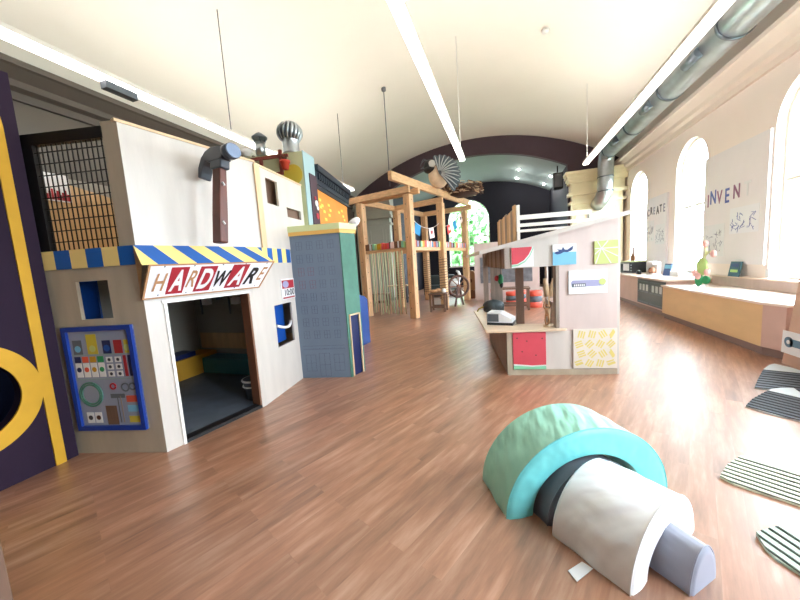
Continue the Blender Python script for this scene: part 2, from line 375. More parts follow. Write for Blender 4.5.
names = ['window nearest the stage, behind the toaster oven', 'window between the two lettered boards', 'window right of the second lettered board', 'window beside the viewer', 'window behind the viewer']
for i, c in enumerate(WC): arched_window(i + 1 if i < 5 else 7, frame((XR, c), (0, -1)), WH, SILL, SPR, 'tall arched ' + names[i])
arched_window(6, frame(((WB[0] + WB[1]) / 2, YS), (1, 0)), (WB[1] - WB[0]) / 2, WB[2], WB[3], 'arched window in the black stage wall showing green trees')
# long cornices
def cornice(name, side, z0, m, label):
    s = 1 if side == 'r' else -1; x = XR if side == 'r' else XL
    pr = [(0, z0), (.06, z0), (.08, z0 + .1), (.16, z0 + .14), (.18, z0 + .22), (.3, z0 + .34), (.34, z0 + .36), (.34, z0 + .44), (0, z0 + .52)]
    b = MB(); b.prism([(x - s * a, YB, z) for a, z in pr], (0, YP - .06 - YB, 0), m)
    struct(name, b, label)
cornice('trim_1', 'r', 4.28, 'cornice_cream', 'pale moulded cornice along the top of the right wall')
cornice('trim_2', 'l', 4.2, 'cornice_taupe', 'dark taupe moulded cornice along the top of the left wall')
b = MB(); b.box((XL, YB, 2.55), (XL + .05, YP - .5, 2.72), 'cornice_taupe'); struct('trim_3', b, 'dark picture rail on the left wall')
# piers beside the stage opening
def pier(name, x0, x1, m, label, sgn):
    b = MB(); y = YP - .35
    b.box((x0 + .1, y, 0), (x1 - .1, YP - .03, 3.75), m)
    e = .08
    b.box((x0 + .02, y - .08, 3.35), (x1 - .02, YP - .03, 3.45), m)
    b.box((x0 + .05, y - .04, 3.75), (x1 - .05, YP - .03, 4.1), m)
    b.box((x0 - .02, y - .12, 3.66), (x1 + .02, YP - .03, 3.78), m)
    for k in range(4): b.box((x0 - .02 - .04 * k, y - .12 - .05 * k, 4.1 + .1 * k), (x1 + .02, YP - .03, 4.2 + .1 * k), m)
    # recessed-panel mouldings
    w = x1 - x0
    for (a, c) in ((x0 + .22, x0 + w * .36), (x0 + w * .42, x0 + w * .76), (x0 + w * .82, x1 - .14)):
        for (p, q, r, s_) in ((a, a + .03, 1.0, 3.2), (c - .03, c, 1.0, 3.2), (a, c, 3.17, 3.2), (a, c, 1.0, 1.03), (a, c, 2.3, 2.33)):
            b.box((p, y - .025, r), (q, y, s_), m)
    b.box((x0 + .08, y - .05, 0), (x1 - .08, y, .25), m)
    struct(name, b, label)
pier('trim_4', OX1 - .02, XR, 'pier_yellow', 'pale yellow panelled pier right of the stage opening', 1)
pier('trim_5', XL, OX0 + .04, 'pier_grey', 'grey panelled pier left of the stage opening', -1)
# duct run
t = thing('air_duct', 'large round galvanised air duct along the top of the right wall', 'duct', (3.42, 0, 4.86))
b = MB(); b.tube([(3.42, YB + .1, 4.86), (3.42, 12.9, 4.86)], .245, 'galv', 28); b.build('duct_run', t)
pth = [(3.42, 12.88, 4.86), (3.42, 13.02, 4.8), (3.42, 13.12, 4.62), (3.42, 13.14, 4.35), (3.41, 13.14, 3.9), (3.4, 13.16, 3.65), (3.37, 13.28, 3.45), (3.33, 13.42, 3.33), (3.3, 13.64, 3.27)]
b = MB(); b.tube(pth, .24, 'galv', 28); b.build('elbow', t)
for y in [-3.4, -1.4, .6, 2.6, 4.6, 6.6, 8.6, 10.6, 12.6]:
    b = MB(); b.tube([(3.42, y - .03, 4.86), (3.42, y + .03, 4.86)], .262, 'galv_dark', 28); b.build('joint_band', t)
for y in [3.2, 5.1, 7.3, 9.2, 11.4]:
    b = MB(); b.tube([(3.2, y - .22, 4.76), (3.2, y + .22, 4.76)], .085, 'galv_dark', 12); b.build('side_grille', t)
for z in (4.1, 3.62):
    b = MB(); b.tube([(3.415, 13.14, z - .02), (3.415, 13.14, z + .02)], .252, 'galv_dark', 28); b.build('joint_band', t)
b = MB(); b.box((2.95, YP - .39, 2.25), (3.62, YP - .352, 3.02), 'pier_grey')
for k in range(11): b.box((2.99, YP - .4, 2.29 + k * .065), (3.58, YP - .385, 2.31 + k * .065), 'pier_yellow')
tag(b.build('wall_grille'), 'square ventilation grille on the yellow pier under the duct', 'grille')
# strip lights
def strip(x, ya, yb, label, ts, cm='white'):
    t = thing('strip_light', label, 'light', (x, ya, 3.9), group='long suspended strip lights')
    b = MB(); b.box((x - .06, ya, 3.94), (x + .06, yb, 3.99), 'white_paint'); b.build('housing', t)
    b = MB(); b.box((x - .058, ya + .01, 3.89), (x + .058, yb - .01, 3.94), 'light'); b.build('diffuser', t)
    b = MB(); b.box((x - .04, ya + .01, 3.99), (x + .04, yb - .01, 3.997), 'light_up'); b.build('uplight', t)
    for y in ts:
        b = MB(); b.tube([(x, y, 3.99), (x, y, vault(x) + .02)], .007, cm, 6); b.build('cable', t)
strip(-4.35, .9, 9.2, 'long white strip light hanging along the left side of the hall', (1.2, 4.6, 8.6), 'ink')
strip(-.87, .9, 8.0, 'long white strip light hanging down the middle of the hall', (1.2, 3.4, 7.7))
strip(2.15, .9, 10.1, 'long white strip light hanging beside the air duct', (1.2, 3.4, 9.9))
b = MB(); b.box((-4.4, 2.74, 3.81), (-4.3, 3.08, 3.889), 'slate')
tag(b.build('driver_box'), 'small grey driver box fixed under the left strip light', 'box')
# cable with round canopy on the vault
t = thing('hanging_cable', 'thin grey cable hanging from a round ceiling plate above the timber frame', 'cable', (-2.94, 8.64, 5.9))
zc = vault(-2.94)
b = MB(); b.tube([(-2.94, 8.64, zc + .02), (-2.94, 8.64, zc - .07)], .06, 'slate', 16); b.build('ceiling_plate', t)
b = MB(); b.tube([(-2.94, 8.64, zc - .05), (-2.94, 8.64, 3.72)], .012, 'slate', 6); b.build('wire', t)
b = MB(); b.lathe([(.001, 0), (.07, .0), (.08, .04), (.05, .05), (.001, .05)], 'white', M=loc(.95, 7.9, vault(.95) - .055)); tag(b.build('smoke_detector'), 'small round white smoke detector on the vaulted ceiling', 'detector')
for (x, y, l) in ((.76, 16.3, 'front left'), (.75, 18, 'rear left'), (2.1, 16.3, 'front right'), (2.0, 18, 'rear right')):
    b = MB(); b.lathe([(.001, -.03), (.06, -.03), (.06, .06), (.001, .06)], 'bulb', M=loc(x, y, inner(x) - .0))
    tag(b.build('downlight'), 'small white downlight, %s of the four in the stage ceiling' % l, 'light', 'downlights in the stage ceiling')
t = thing('stage_speaker', 'black loudspeaker hung at the right edge of the stage opening', 'speaker', (2.12, 14.6, 4.0))
b = MB(); b.box((1.95, 14.4, 4.15), (2.3, 14.75, 4.75), 'black'); b.build('cabinet', t, bevel=.02); b = MB(); b.box((1.98, 14.385, 4.2), (2.27, 14.4, 4.7), 'slate'); b.build('grille', t)
b = MB(); b.bar((2.12, 14.58, 4.74), (2.12, 14.58, inner(2.12) + .04), .04, .04, 'black'); b.build('bracket', t)
for (x, y) in ((.76, 16.3), (.75, 18), (2.1, 16.3), (2.0, 18), (-2.5, 16.3), (-2.5, 18)):  # points added to brighten the stage vault; the left pair has no fitting
    l = bpy.data.lights.new('stage_fill', 'POINT'); l.energy = 13; l.shadow_soft_size = .08; l.color = (1, .97, .92); o = bpy.data.objects.new('stage_fill', l); col.objects.link(o); o.location = (x, y, inner(x) - .5)
# outside: lawn and trees behind the stage window and along the right wall
o = MB().box((-40, -30, -1.2), (45, 60, -1.0), 'lawn').build('lawn'); tag(o, 'green lawn outside the windows', 'lawn', kind='structure')
def tree(x, y, h, r, label):
    t = thing('tree', label, 'tree', (x, y, -1.0), group='trees outside the stage window')
    MB().tube([(x, y, -1.02), (x + .1, y, h * .35), (x, y + .1, h * .62)], [.18, .14, .07], 'bark', 10).build('trunk', t)
    rnd = random.Random(int(x * 10)); b = MB(); vs = []; fs = []
    for k in range(2200):
        u = rnd.uniform(-1, 1); a = rnd.uniform(0, 2 * PI); q = (1 - u * u) ** .5; rr = r * rnd.uniform(.6, 1)
        c = Vector((x + q * math.cos(a) * rr, y + q * math.sin(a) * rr, h * .62 + u * rr * 1.25))
        n_ = Vector((rnd.gauss(0, 1), rnd.gauss(0, 1), rnd.gauss(0, 1))).normalized(); s1 = n_.orthogonal().normalized() * .3; s2 = n_.cross(s1)
        k0 = len(vs); vs += [c - s1, c + s2 * .6, c + s1, c - s2 * .6]; fs.append((k0, k0 + 1, k0 + 2, k0 + 3))
    b.raw(vs, fs, 'leaf'); b.build('foliage', t)
tree(-2.6, 25, 5.0, 2.3, 'leafy green tree outside, seen through the stage window at left')
tree(-8.2, 31, 6.0, 2.8, 'larger green tree outside, farther back and left of the stage window')
tree(1.2, 29, 4.2, 2.4, 'low green tree outside, right of the stage window')
# world
w = bpy.data.worlds.new('sky'); sc.world = w; w.use_nodes = True; nt = w.node_tree; bg = nt.nodes['Background']
bg.inputs[0].default_value = (.80, .90, 1.0, 1); bg.inputs[1].default_value = 34.0
def portal(M, w, h, zc):
    l = bpy.data.lights.new('portal', 'AREA'); l.shape = 'RECTANGLE'; l.size = w; l.size_y = h; l.cycles.is_portal = True
    o = bpy.data.objects.new('portal', l); col.objects.link(o)
    o.matrix_world = M @ Matrix.Translation((0, .25, zc)) @ Matrix.Rotation(-PI / 2, 4, 'X')
for c in WC: portal(frame((XR, c), (0, -1)), 2 * WH, SPR + WH - SILL, (SPR + WH + SILL) / 2)
portal(frame(((WB[0] + WB[1]) / 2, YS), (1, 0)), WB[1] - WB[0], WB[3] + 1.1 - WB[2], (WB[3] + 1.1 + WB[2]) / 2)
sl = bpy.data.lights.new('sun', 'SUN'); sl.energy = 12.0; sl.angle = .02; sl.color = (1, .95, .88)
so = bpy.data.objects.new('sun', sl); col.objects.link(so); so.rotation_euler = (math.radians(35), math.radians(12), math.radians(-20)); so.location = (10, -10, 20)
vs_ = sc.view_settings; sc.view_settings.view_transform = 'Standard'; vs_.look = 'None'; vs_.gamma = 1; vs_.use_curve_mapping = False; vs_.exposure = .24
sc.cycles.use_denoising = True
sc.cycles.max_bounces = 8; sc.cycles.diffuse_bounces = 5; sc.cycles.sample_clamp_indirect = 8
# ------------------------------------------------------------------ purple climbing wall at the left edge
t = thing('purple_play_wall', 'dark purple play wall with yellow stripe and yellow ringed crawl hole', 'play wall', (-3.78, 0, 0))
MP = frame((-3.78, -1.2), (0, 1))            # u toward the stage, y away from the viewer's side
U = lambda y: y + 1.2
cy, cz, ro, ri = 1.09, .74, .452, .335
b = MB(); u1 = U(1.69); Htop = 3.3
b2 = []
# front skin with round hole: quads from the circle to the rectangle
def holed(mb, M, u0, u1, z0, z1, cu, cz, r, t, m, seg=48):
    ang = [2 * PI * k / seg for k in range(seg)]
    def edge(a):
        dx, dz = math.cos(a), math.sin(a); k = min([(u1 - cu) / dx if dx > 1e-9 else 1e9, (u0 - cu) / dx if dx < -1e-9 else 1e9, (z1 - cz) / dz if dz > 1e-9 else 1e9, (z0 - cz) / dz if dz < -1e-9 else 1e9])
        return (cu + dx * k, cz + dz * k)
    for c in ((u0, z0), (u1, z0), (u1, z1), (u0, z1)): ang.append(math.atan2(c[1] - cz, c[0] - cu) % (2 * PI))
    ang = sorted(set(ang))
    for a, b_ in zip(ang, ang[1:] + [ang[0]]):
        p, q = (cu + r * math.cos(a), cz + r * math.sin(a)), (cu + r * math.cos(b_), cz + r * math.sin(b_)); e, g = edge(a), edge(b_)
        mb.raw([(p[0], 0, p[1]), (q[0], 0, q[1]), (g[0], 0, g[1]), (e[0], 0, e[1]), (p[0], t, p[1]), (q[0], t, q[1]), (g[0], t, g[1]), (e[0], t, e[1])], [(0, 1, 2, 3), (7, 6, 5, 4), (0, 4, 5, 1), (3, 2, 6, 7)], m, False, M)
holed(b, MP, 0, u1, 0, Htop, U(cy), cz, ri, .12, 'purple')
b.build('wall_panel', t)
b = MB()
seg = 64; vs = []
for k in range(seg):
    a = 2 * PI * k / seg
    for r_ in (ri - .01, ro):
        for y_ in (-.015, .004): vs.append((U(cy) + r_ * math.cos(a), y_, cz + r_ * math.sin(a)))
fs = []
for k in range(seg):
    i = 4 * k; j = 4 * ((k + 1) % seg); fs += [(i, j, j + 2, i + 2), (i + 2, j + 2, j + 3, i + 3), (i, i + 1, j + 1, j), (i + 1, i + 3, j + 3, j + 1)]
b.raw(vs, fs, 'yellow', False, MP); b.build('hole_ring', t, label='yellow ring around the round crawl hole')
b = MB(MP)
pts = []; 
S0, S1 = U(1.53), U(1.6)
b.box((S0, -.014, .0), (S1, .004, 2.85), 'yellow')
# the stripe bends over into an arch at its top
cur = [(S1 - .45 + .45 * math.cos(a), 2.85 + .45 * math.sin(a)) for a in [PI / 2 * k / 10 for k in range(11)]]
cur2 = [(S1 - .45 + .38 * math.cos(a), 2.85 + .38 * math.sin(a)) for a in [PI / 2 * k / 10 for k in range(11)]]
for k in range(10):
    b.raw([(cur[k][0], -.014, cur[k][1]), (cur[k + 1][0], -.014, cur[k + 1][1]), (cur2[k + 1][0], -.014, cur2[k + 1][1]), (cur2[k][0], -.014, cur2[k][1])], [(0, 1, 2, 3)], 'yellow')
b.box((0, -.014, 3.23), (S1 - .45, .004, 3.3), 'yellow')
b.build('stripe', t, label='yellow stripe bent into an arch')
b = MB(); b.box((-4.8, .1, 0), (-4.72, 1.6, 1.5), 'navy'); b.box((-4.8, .1, 1.45), (-3.68 - .22, 1.6, 1.5), 'navy'); b.box((-4.8, 1.55, 0), (-3.9, 1.6, 1.5), 'navy'); b.build('tunnel_lining', t)
# tan post at the lower left corner
b = MB(); b.box((-2.48, .55, 0), (-2.36, .72, 1.25), 'brown_wood'); b.box((-2.5, .53, 1.25), (-2.34, .74, 1.29), 'brown_wood')
tag(b.build('low_post', bevel=.004), 'short brown wooden post cut by the lower left corner of the view', 'post')

# ------------------------------------------------------------------ play hardware store
A = Vector((-2.95, 1.91)); B = Vector((-2.72, 2.92)); C = Vector((-2.83, 3.78)); Lp = Vector((-3.84, 1.71))
S_ = Vector((-2.75, 3.2)); C2 = Vector((-2.89, 4.31))
store = thing('hardware_play_store', 'two storey plywood play store with HARDWARE sign and striped awning', 'play store', (-3.9, 3.0, 0))
ML = frame(Lp, A - Lp); MA = frame(A, B - A); MB_ = frame(B, C - B); MU = frame(A, S_ - A); MV = frame(S_, C2 - S_)
lu = (A - Lp).length; au = (B - A).length; bu = (C - B).length; uu = (S_ - A).length; vu = (C2 - S_).length
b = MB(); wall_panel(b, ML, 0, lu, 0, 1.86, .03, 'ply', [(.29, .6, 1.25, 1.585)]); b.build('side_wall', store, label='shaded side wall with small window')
b = MB(ML); b.box((.08, .2, 1.2), (.25, .22, 1.62), 'blue'); b.build('inner_board', store, label='blue board behind the side window')
b = MB(); wall_panel(b, MA, 0, au, 0, 1.86, .03, 'ply_pale', [(.16, .985, .03, 1.35)]); b.build('front_wall', store)
b = MB(MA)
b.box((.14, -.012, 0), (.165, .09, 1.36), 'white_paint'); b.box((.13, -.012, 1.345), (.99, .04, 1.37), 'white_paint')
b.build('door_trim', store, label='white trim of the doorway')
b = MB(MA); b.box((.965, .0, .03), (.99, .14, 1.35), 'brown'); b.build('door_jamb', store, label='brown jamb of the doorway')
b = MB(MA); b.box((.16, -.005, 0), (.985, .1, .035), 'black'); b.build('threshold', store, label='black threshold')
b = MB(); wall_panel(b, MB_, 0, bu, 0, 1.86, .03, 'ply_pale', [(.38, .8, .6, 1.14)]); b.build('corner_wall', store)
b = MB(MB_); b.box((.52, .16, .6), (.84, .18, 1.2), 'blue'); b.build('blue_shutter', store, label='blue board behind the corner window')
b = MB(); b.tube([(x, y, .83 + .05 * ((x - .57) / .17) ** 2) for x, y in [(.4 + .034 * k, .005 - .045 * math.sin(PI * k / 10)) for k in range(11)]], .018, 'white', 8, M=MB_); b.build('rail', store, label='curved white rail in the corner window')
# upper storey
b = MB(); wall_panel(b, MU, 0, uu, 1.86, 2.85, .03, 'ply_pale'); b.build('upper_wall', store)
b = MB(); wall_panel(b, MV, 0, vu, 1.86, 2.83, .03, 'ply_pale', [(.19, .45, 2.42, 2.73), (.64, 1.03, 2.31, 2.44)]); b.build('upper_corner_wall', store)
b = MB(MV); b.box((.3, .12, 2.2), (.6, .14, 2.8), 'brown_wood'); b.box((.6, .05, 2.2), (1.1, .07, 2.6), 'brown_wood'); b.box((.16, .1, 2.3), (.3, .12, 2.8), 'ochre'); b.build('upper_backing', store)
b = MB(MV); b.box((-.03, -.014, 1.86), (.07, .002, 2.83), 'trim_tan'); b.build('corner_strip', store, label='tan wooden corner strip')
b = MB(MU); b.box((-.02, -.01, 2.85), (uu, .04, 2.872), 'trim_tan'); b.box((-.01, -.01, 2.83), (vu, .04, 2.852), 'trim_tan', M=MU.inverted() @ MV); b.build('top_edge', store, label='tan edge strip along the top')
# C2 to C gap closing wall behind the tower
b = MB(); wall_panel(b, frame(C, C2 - C), 0, (C2 - C).length, 0, 1.86, .03, 'ply_pale'); b.build('rear_corner_wall', store)
# solid post beside the mesh
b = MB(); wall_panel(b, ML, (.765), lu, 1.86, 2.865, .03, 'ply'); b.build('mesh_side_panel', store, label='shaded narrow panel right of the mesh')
b = MB(ML); b.box((.0, -.01, 1.86), (.12, .04, 2.83), 'black_metal'); b.box((.0, -.01, 2.74), (.77, .04, 2.83), 'black_metal'); b.build('mesh_frame', store, label='black metal frame of the mesh')
b = MB(ML)
for k in range(14): b.box((.14 + k * .0463, .005, 1.86), (.147 + k * .0463, .012, 2.75), 'black_metal')
for k in range(10): b.box((.12, .0, 1.93 + k * .093), (.765, .007, 1.937 + k * .093), 'black_metal')
b.build('wire_mesh', store, label='black wire mesh')
# inside
fl = [(A.x - .03, A.y + .05), (B.x - .04, B.y), (C.x - .04, C.y), (-2.95, 4.05), (-5.05, 4.05), (-5.05, 1.76), (-3.84, 1.76)]
b = MB(); b.plan(fl, .002, .03, 'dark_floor'); b.build('store_floor', store, label='dark grey floor inside')
b = MB(); b.plan(fl, 1.83, 1.86, 'ply_tan'); b.build('upper_floor', store)
b = MB(); b.box((-5.08, 1.74, 0), (-5.05, 4.08, 2.86), 'inner_wall'); b.box((-5.05, 4.05, 0), (-2.9, 4.08, 2.0), 'inner_wall'); b.box((-5.05, 1.72, 0), (-3.84, 1.75, 1.86), 'inner_wall'); b.build('inside_walls', store)
b = MB(); b.prism([(-5.04, 1.76, 1.86), (-5.04, 4.04, 1.86), (-5.04, 4.04, 2.5), (-5.04, 1.76, 2.95)], (.02, 0, 0), 'ply_tan'); b.build('sloped_board', store, label='tan board with a sloped top seen through the mesh')
b = MB(); b.box((-5.01, 2.36, 2.56), (-5.0, 2.6, 2.88), 'white')
for k in range(9): b.box((-5.0, 2.37 + k * .024, 2.575), (-4.996, 2.39 + k * .024, 2.64 + .06 * (k * 7 % 5) / 4), 'red')
b.build('wall_picture', store, label='white picture with a red skyline')
b = MB(); b.box((-4.7, 3.75, .03), (-3.0, 4.04, .27), 'teal'); b.build('teal_bench', store, label='low teal bench inside'); b = MB(); b.box((-5.03, 3.0, .03), (-4.66, 4.03, .33), 'ochre'); b.build('ochre_bench', store, label='ochre bench inside')
b = MB(); b.box((-5.0, 3.1, .33), (-4.72, 3.7, .4), 'navy'); b.build('blue_tray', store)
b = MB(); b.box((-4.98, 4.03, .36), (-2.98, 4.045, .62), 'ply_tan')
rnd = random.Random(4)
b.build('tool_board', store)
for k in range(9):
    x = -4.85 + k * .2; z = 1.1 + .2 * (k % 3) / 2; b = MB()
    if k % 3 == 0: b.tube([(x, 4.02, z - .16), (x, 4.02, z + .14)], .016, 'slate', 8); b.box((x - .06, 3.99, z + .12), (x + .06, 4.03, z + .17), 'slate')
    elif k % 3 == 1: b.lathe([(.02, 0), (.07, .01), (.07, .1), (.03, .12)], 'white', M=loc(x, 3.96, z - .1))
    else: b.box((x - .03, 3.99, z - .12), (x + .03, 4.03, z + .12), 'galv_dark'); b.tube([(x, 4.0, z + .12), (x, 4.0, z + .2)], .012, 'black', 8)
    b.build('play_tool', store)
b = MB(); b.lathe([(.1, 0), (.13, .24), (.135, .25), (.12, .25), (.09, .02)], 'slate', M=loc(-2.98, 3.05, .03)); t = tag(b.build('bucket'), 'grey bucket with white rim just inside the store doorway', 'bucket')
b = MB(); b.tube([(-2.98 + .135 * math.cos(a), 3.05 + .135 * math.sin(a), .27) for a in [2 * PI * k / 20 for k in range(21)]], .012, 'white', 6, caps=False); b.build('rim', t, label='white rim')
b = MB(); b.tube([(-2.98 + .132 * math.cos(a), 3.05 + .132 * math.sin(a), .2) for a in [2 * PI * k / 20 for k in range(21)]], .008, 'white', 6, caps=False); b.build('band', t, label='white band')
# awning and sign
def awn(M, u0, u1, z0, z1, n, m1, m2, y=-.018, first=0, name='awning_band', lab=None):
    b = MB(M)
    for k in range(n):
        a = u0 + (u1 - u0) * k / n; c = u0 + (u1 - u0) * (k + 1) / n; b.box((a, y, z0), (c, .0, z1), m1 if (k + first) % 2 == 0 else m2)
    return b.build(name, store, label=lab)
awn(ML, 0, lu, 1.7, 1.86, 6, 'awning_cream', 'awning_blue', lab='flat blue and cream striped band on the side wall')
awn(MB_, .12, bu, 1.68, 1.86, 7, 'awning_blue', 'awning_cream', lab='flat blue and cream striped band on the corner wall')
D_ = .17; ZT, ZM, ZB = 1.86, 1.685, 1.395
a0, a1 = -.02, 1.2
ax = MA
b = MB(MA); N_ = 8
top = lambda f: (a0 + (a1 - .06 - a0) * f, -.005, ZT); bot = lambda f: (-.04 + (a1 + .02 + .04) * f, -D_, ZM)
for k in range(-1, N_ + 1):
    f0, f1 = k / N_, (k + 1) / N_; sh = .75 / N_
    p = [max(0, min(1, f)) for f in (f0, f1, f1 + sh, f0 + sh)]
    if p[1] <= p[0] and p[2] <= p[3]: continue
    q = [top(p[0]), top(p[1]), bot(p[2]), bot(p[3])]
    b.raw(q, [(0, 1, 2, 3)], 'awning_blue' if k % 2 == 0 else 'awning_cream')
b.build('slanted_awning', store, label='slanted awning with blue and cream diagonal stripes')
b = MB(MA); b.raw([(-.04, -D_, ZM), (-.02, -.005, ZT), (-.02, -.005, ZB), (-.03, -.03, ZB)], [(0, 1, 2, 3)], 'ply_tan'); b.build('awning_cheek', store)
# sign board, leaning outwards at its top
def SG(f, g, d=0.):                           # f along 0..1, g up 0..1
    l0, l1 = -.03, 1.09; t0, t1 = .0, 1.22
    u = (l0 + (l1 - l0) * f) * (1 - g) + (t0 + (t1 - t0) * f) * g
    return Vector((u, -.03 - (D_ - .02) * g - d, ZB + (ZM - ZB) * g))
def sgquad(mb, f0, g0, f1, g1, d0, d1, m):
    P = [SG(f0, g0, d1), SG(f1, g0, d1), SG(f1, g1, d1), SG(f0, g1, d1), SG(f0, g0, d0), SG(f1, g0, d0), SG(f1, g1, d0), SG(f0, g1, d0)]
    mb.raw(P, [(0, 1, 2, 3), (7, 6, 5, 4), (0, 4, 5, 1), (1, 5, 6, 2), (2, 6, 7, 3), (3, 7, 4, 0)], m)
sign = MB(MA); sgquad(sign, .0, 0, 1, 1, -.01, .008, 'sign_white'); so_ = sign.build('sign_board', store, label='white board with wooden frame')
b = MB(MA)
for q in ((0, 0, 1, .045), (0, .955, 1, 1), (0, .045, .013, .955), (.987, .045, 1, .955)): sgquad(b, *q, -.01, .016, 'tan')
b.build('sign_frame', so_)
def lettersheet(ch, f0, f1, g0, g1, card, ink, sh=0., bold=.004):
    f0, f1 = [2.75 * p / (3.6 * (1 - p) + 2.75 * p) for p in (f0, f1)]
    if card: 
        c_ = MB(MA); sgquad(c_, f0, g0, f1, g1, .008, .012, card); c_.build('letter_card', so_)
    tmp = bpy.data.curves.new('l', 'FONT'); tmp.body = ch; tmp.size = 1; tmp.extrude = .0; tmp.offset = bold * 4; tmp.shear = sh
    ob = bpy.data.objects.new('l', tmp); col.objects.link(ob); me = ob.to_mesh()
    xs = [v.co.x for v in me.vertices]; ys = [v.co.y for v in me.vertices]; x0, x1, y0, y1 = min(xs), max(xs), min(ys), max(ys)
    pf = .12 if card else .04; F = lambda x: f0 + (f1 - f0) * (pf + (1 - 2 * pf) * (x - x0) / (x1 - x0)); G = lambda y: g0 + (g1 - g0) * (.1 + .8 * (y - y0) / (y1 - y0))
    l = MB(MA); l.raw([SG(F(v.co.x), G(v.co.y), .014 + .002 * (v.co.z > 0)) for v in me.vertices], [list(p.vertices) for p in me.polygons], ink)
    l.build('letter', so_); ob.to_mesh_clear(); bpy.data.objects.remove(ob)
lettersheet('H', .06, .17, .16, .8, None, 'tan', .2)
lettersheet('A', .185, .325, .1, .9, 'red', 'white', .15, .008)
lettersheet('R', .33, .405, .2, .85, None, 'tan', .25)
lettersheet('D', .415, .55, .1, .9, 'red', 'white', .15, .008)
lettersheet('W', .555, .685, .14, .8, None, 'black', .2, .008)
lettersheet('A', .675, .81, .12, .92, 'red', 'white', .2, .008)
lettersheet('R', .82, .91, .12, .86, None, 'black', .25, .008)
lettersheet('E', .922, .975, .25, .85, None, 'tan', .2)
b = MB(MA)
for f in (.1, .3, .52, .72, .93):
    for g in (.1, .93): sgquad(b, f - .004, g - .02, f + .004, g + .02, .008, .012, 'slate')
b.build('screws', so_)
# small opening-hours sign
t = thing('hours_sign', 'small red, white and blue sign above the corner window of the store', 'sign', tuple(B) + (1.2,))
HS = frame(B + (C - B).normalized() * .57, C - B)
b = MB(HS); b.box((0, -.012, 1.19), (.33, -.001, 1.465), 'white'); bo = b.build('board', t)
b = MB(HS); b.box((.02, -.016, 1.335), (.31, -.011, 1.445), 'red'); b.box((.02, -.016, 1.2), (.31, -.011, 1.22), 'red'); b.build('red_band', t)
b = MB(HS); b.disc((.1, -.015, 1.39), .075, .004, 'lilac', sy=.6); b.build('oval', t, label='pale blue oval')
b = MB(); b.text('10:00', .12, 'ink', HS @ Matrix.Translation((.05, -.013, 1.24)), .001, bold=.002); b.build('lettering', t)
# framed product print on the side wall
t = thing('product_print', 'blue framed print of painted shelves with tools and paints on side wall', 'picture', tuple(Lp) + (.2,))
b = MB(ML); x0, x1, z0, z1 = .1, .775, .235, 1.19
b.box((x0, -.012, z0), (x1, -.002, z1), 'print_ground'); b.build('print', t)
b = MB(ML)
for (p, q) in (((x0, -.035, z0), (x1, -.001, z0 + .04)), ((x0, -.035, z1 - .04), (x1, -.001, z1)), ((x0, -.035, z0 + .04), (x0 + .04, -.001, z1 - .04)), ((x1 - .04, -.035, z0 + .04), (x1, -.001, z1 - .04))): b.box(p, q, 'blue_frame')
b.build('frame', t, label='blue frame')
def pic(n, items):
    b = MB(ML)
    for m, *q in items: 
        if len(q) == 3: b.disc((q[0], -.0135, q[1]), q[2], .002, m, 16)
        else: b.box((q[0], -.0145, q[1]), (q[2], -.0125, q[3]), m)
    b.build(n, t)
pic('painted_shelf', [('stage_grey', .15, .93, .725, .94), ('stage_grey', .15, .705, .725, .715)])
for m1, m2, a, c, h in (('slate', 'sky_blue', .17, .26, .13), ('olive', 'lime', .31, .41, .18), ('navy', 'blue', .46, .54, .12), ('red', 'red', .57, .65, .12), ('olive', 'lime', .67, .72, .12)):
    pic('painted_tub', [(m1, a, .94, c, .94 + h)]); pic('painted_tub_label', [(m2, (a + c) / 2, .99, .03)])
for k, m in enumerate(('navy', 'orange_red', 'ochre', 'toy_dark_green')):
    x = .165 + k * .075; pic('painted_paint_card', [('white', x, .73, x + .06, .86), (m, x, .865, x + .06, .92)]); pic('painted_swatch', [(m, x + .03, .8, .023)])
for k in range(6):
    x = .475 + (k % 2) * .085; z = .73 + (k // 2) * .065; pic('painted_switch', [('white', x, z, x + .06, z + .05)]); pic('painted_knob', [('ink', x + .03, z + .025, .015)])
for k, m in enumerate(('red', 'navy')): pic('painted_brush', [(m, .64 + .045 * k, .73, .67 + .045 * k, .92)])
b = MB(ML)
for r_ in (.11, .09): b.tube([(.27 + r_ * math.cos(a), -.014, .57 + r_ * math.sin(a)) for a in [2 * PI * k / 24 for k in range(25)]], .008, 'tower_green', 6, caps=False)
b.build('painted_hose', t)
for (x, z, r_, m) in ((.5, .64, .025, 'red'), (.62, .63, .035, 'slate'), (.69, .635, .03, 'slate')):
    b = MB(ML); b.tube([(x + r_ * math.cos(a), -.014, z + r_ * math.sin(a)) for a in [2 * PI * k / 16 for k in range(17)]], .008, m, 6, caps=False); b.build('painted_tape', t)
pic('painted_broom', [('slate', .46, .53, .6, .57), ('slate', .52, .3, .53, .53), ('grey_wood', .55, .3, .56, .55)])
pic('painted_brazier', [('brown_wood', .39, .28, .5, .46)])
pic('painted_plug', [('white', .19, .3, .26, .4), ('white', .27, .3, .34, .4)]); pic('painted_socket', [('ink', .225, .35, .022), ('dark_wood', .305, .35, .022)])
for m, z in (('orange_red', .49), ('sky_blue', .4), ('olive', .3)): pic('painted_pot', [(m, .61, z, .72, z + .06)])
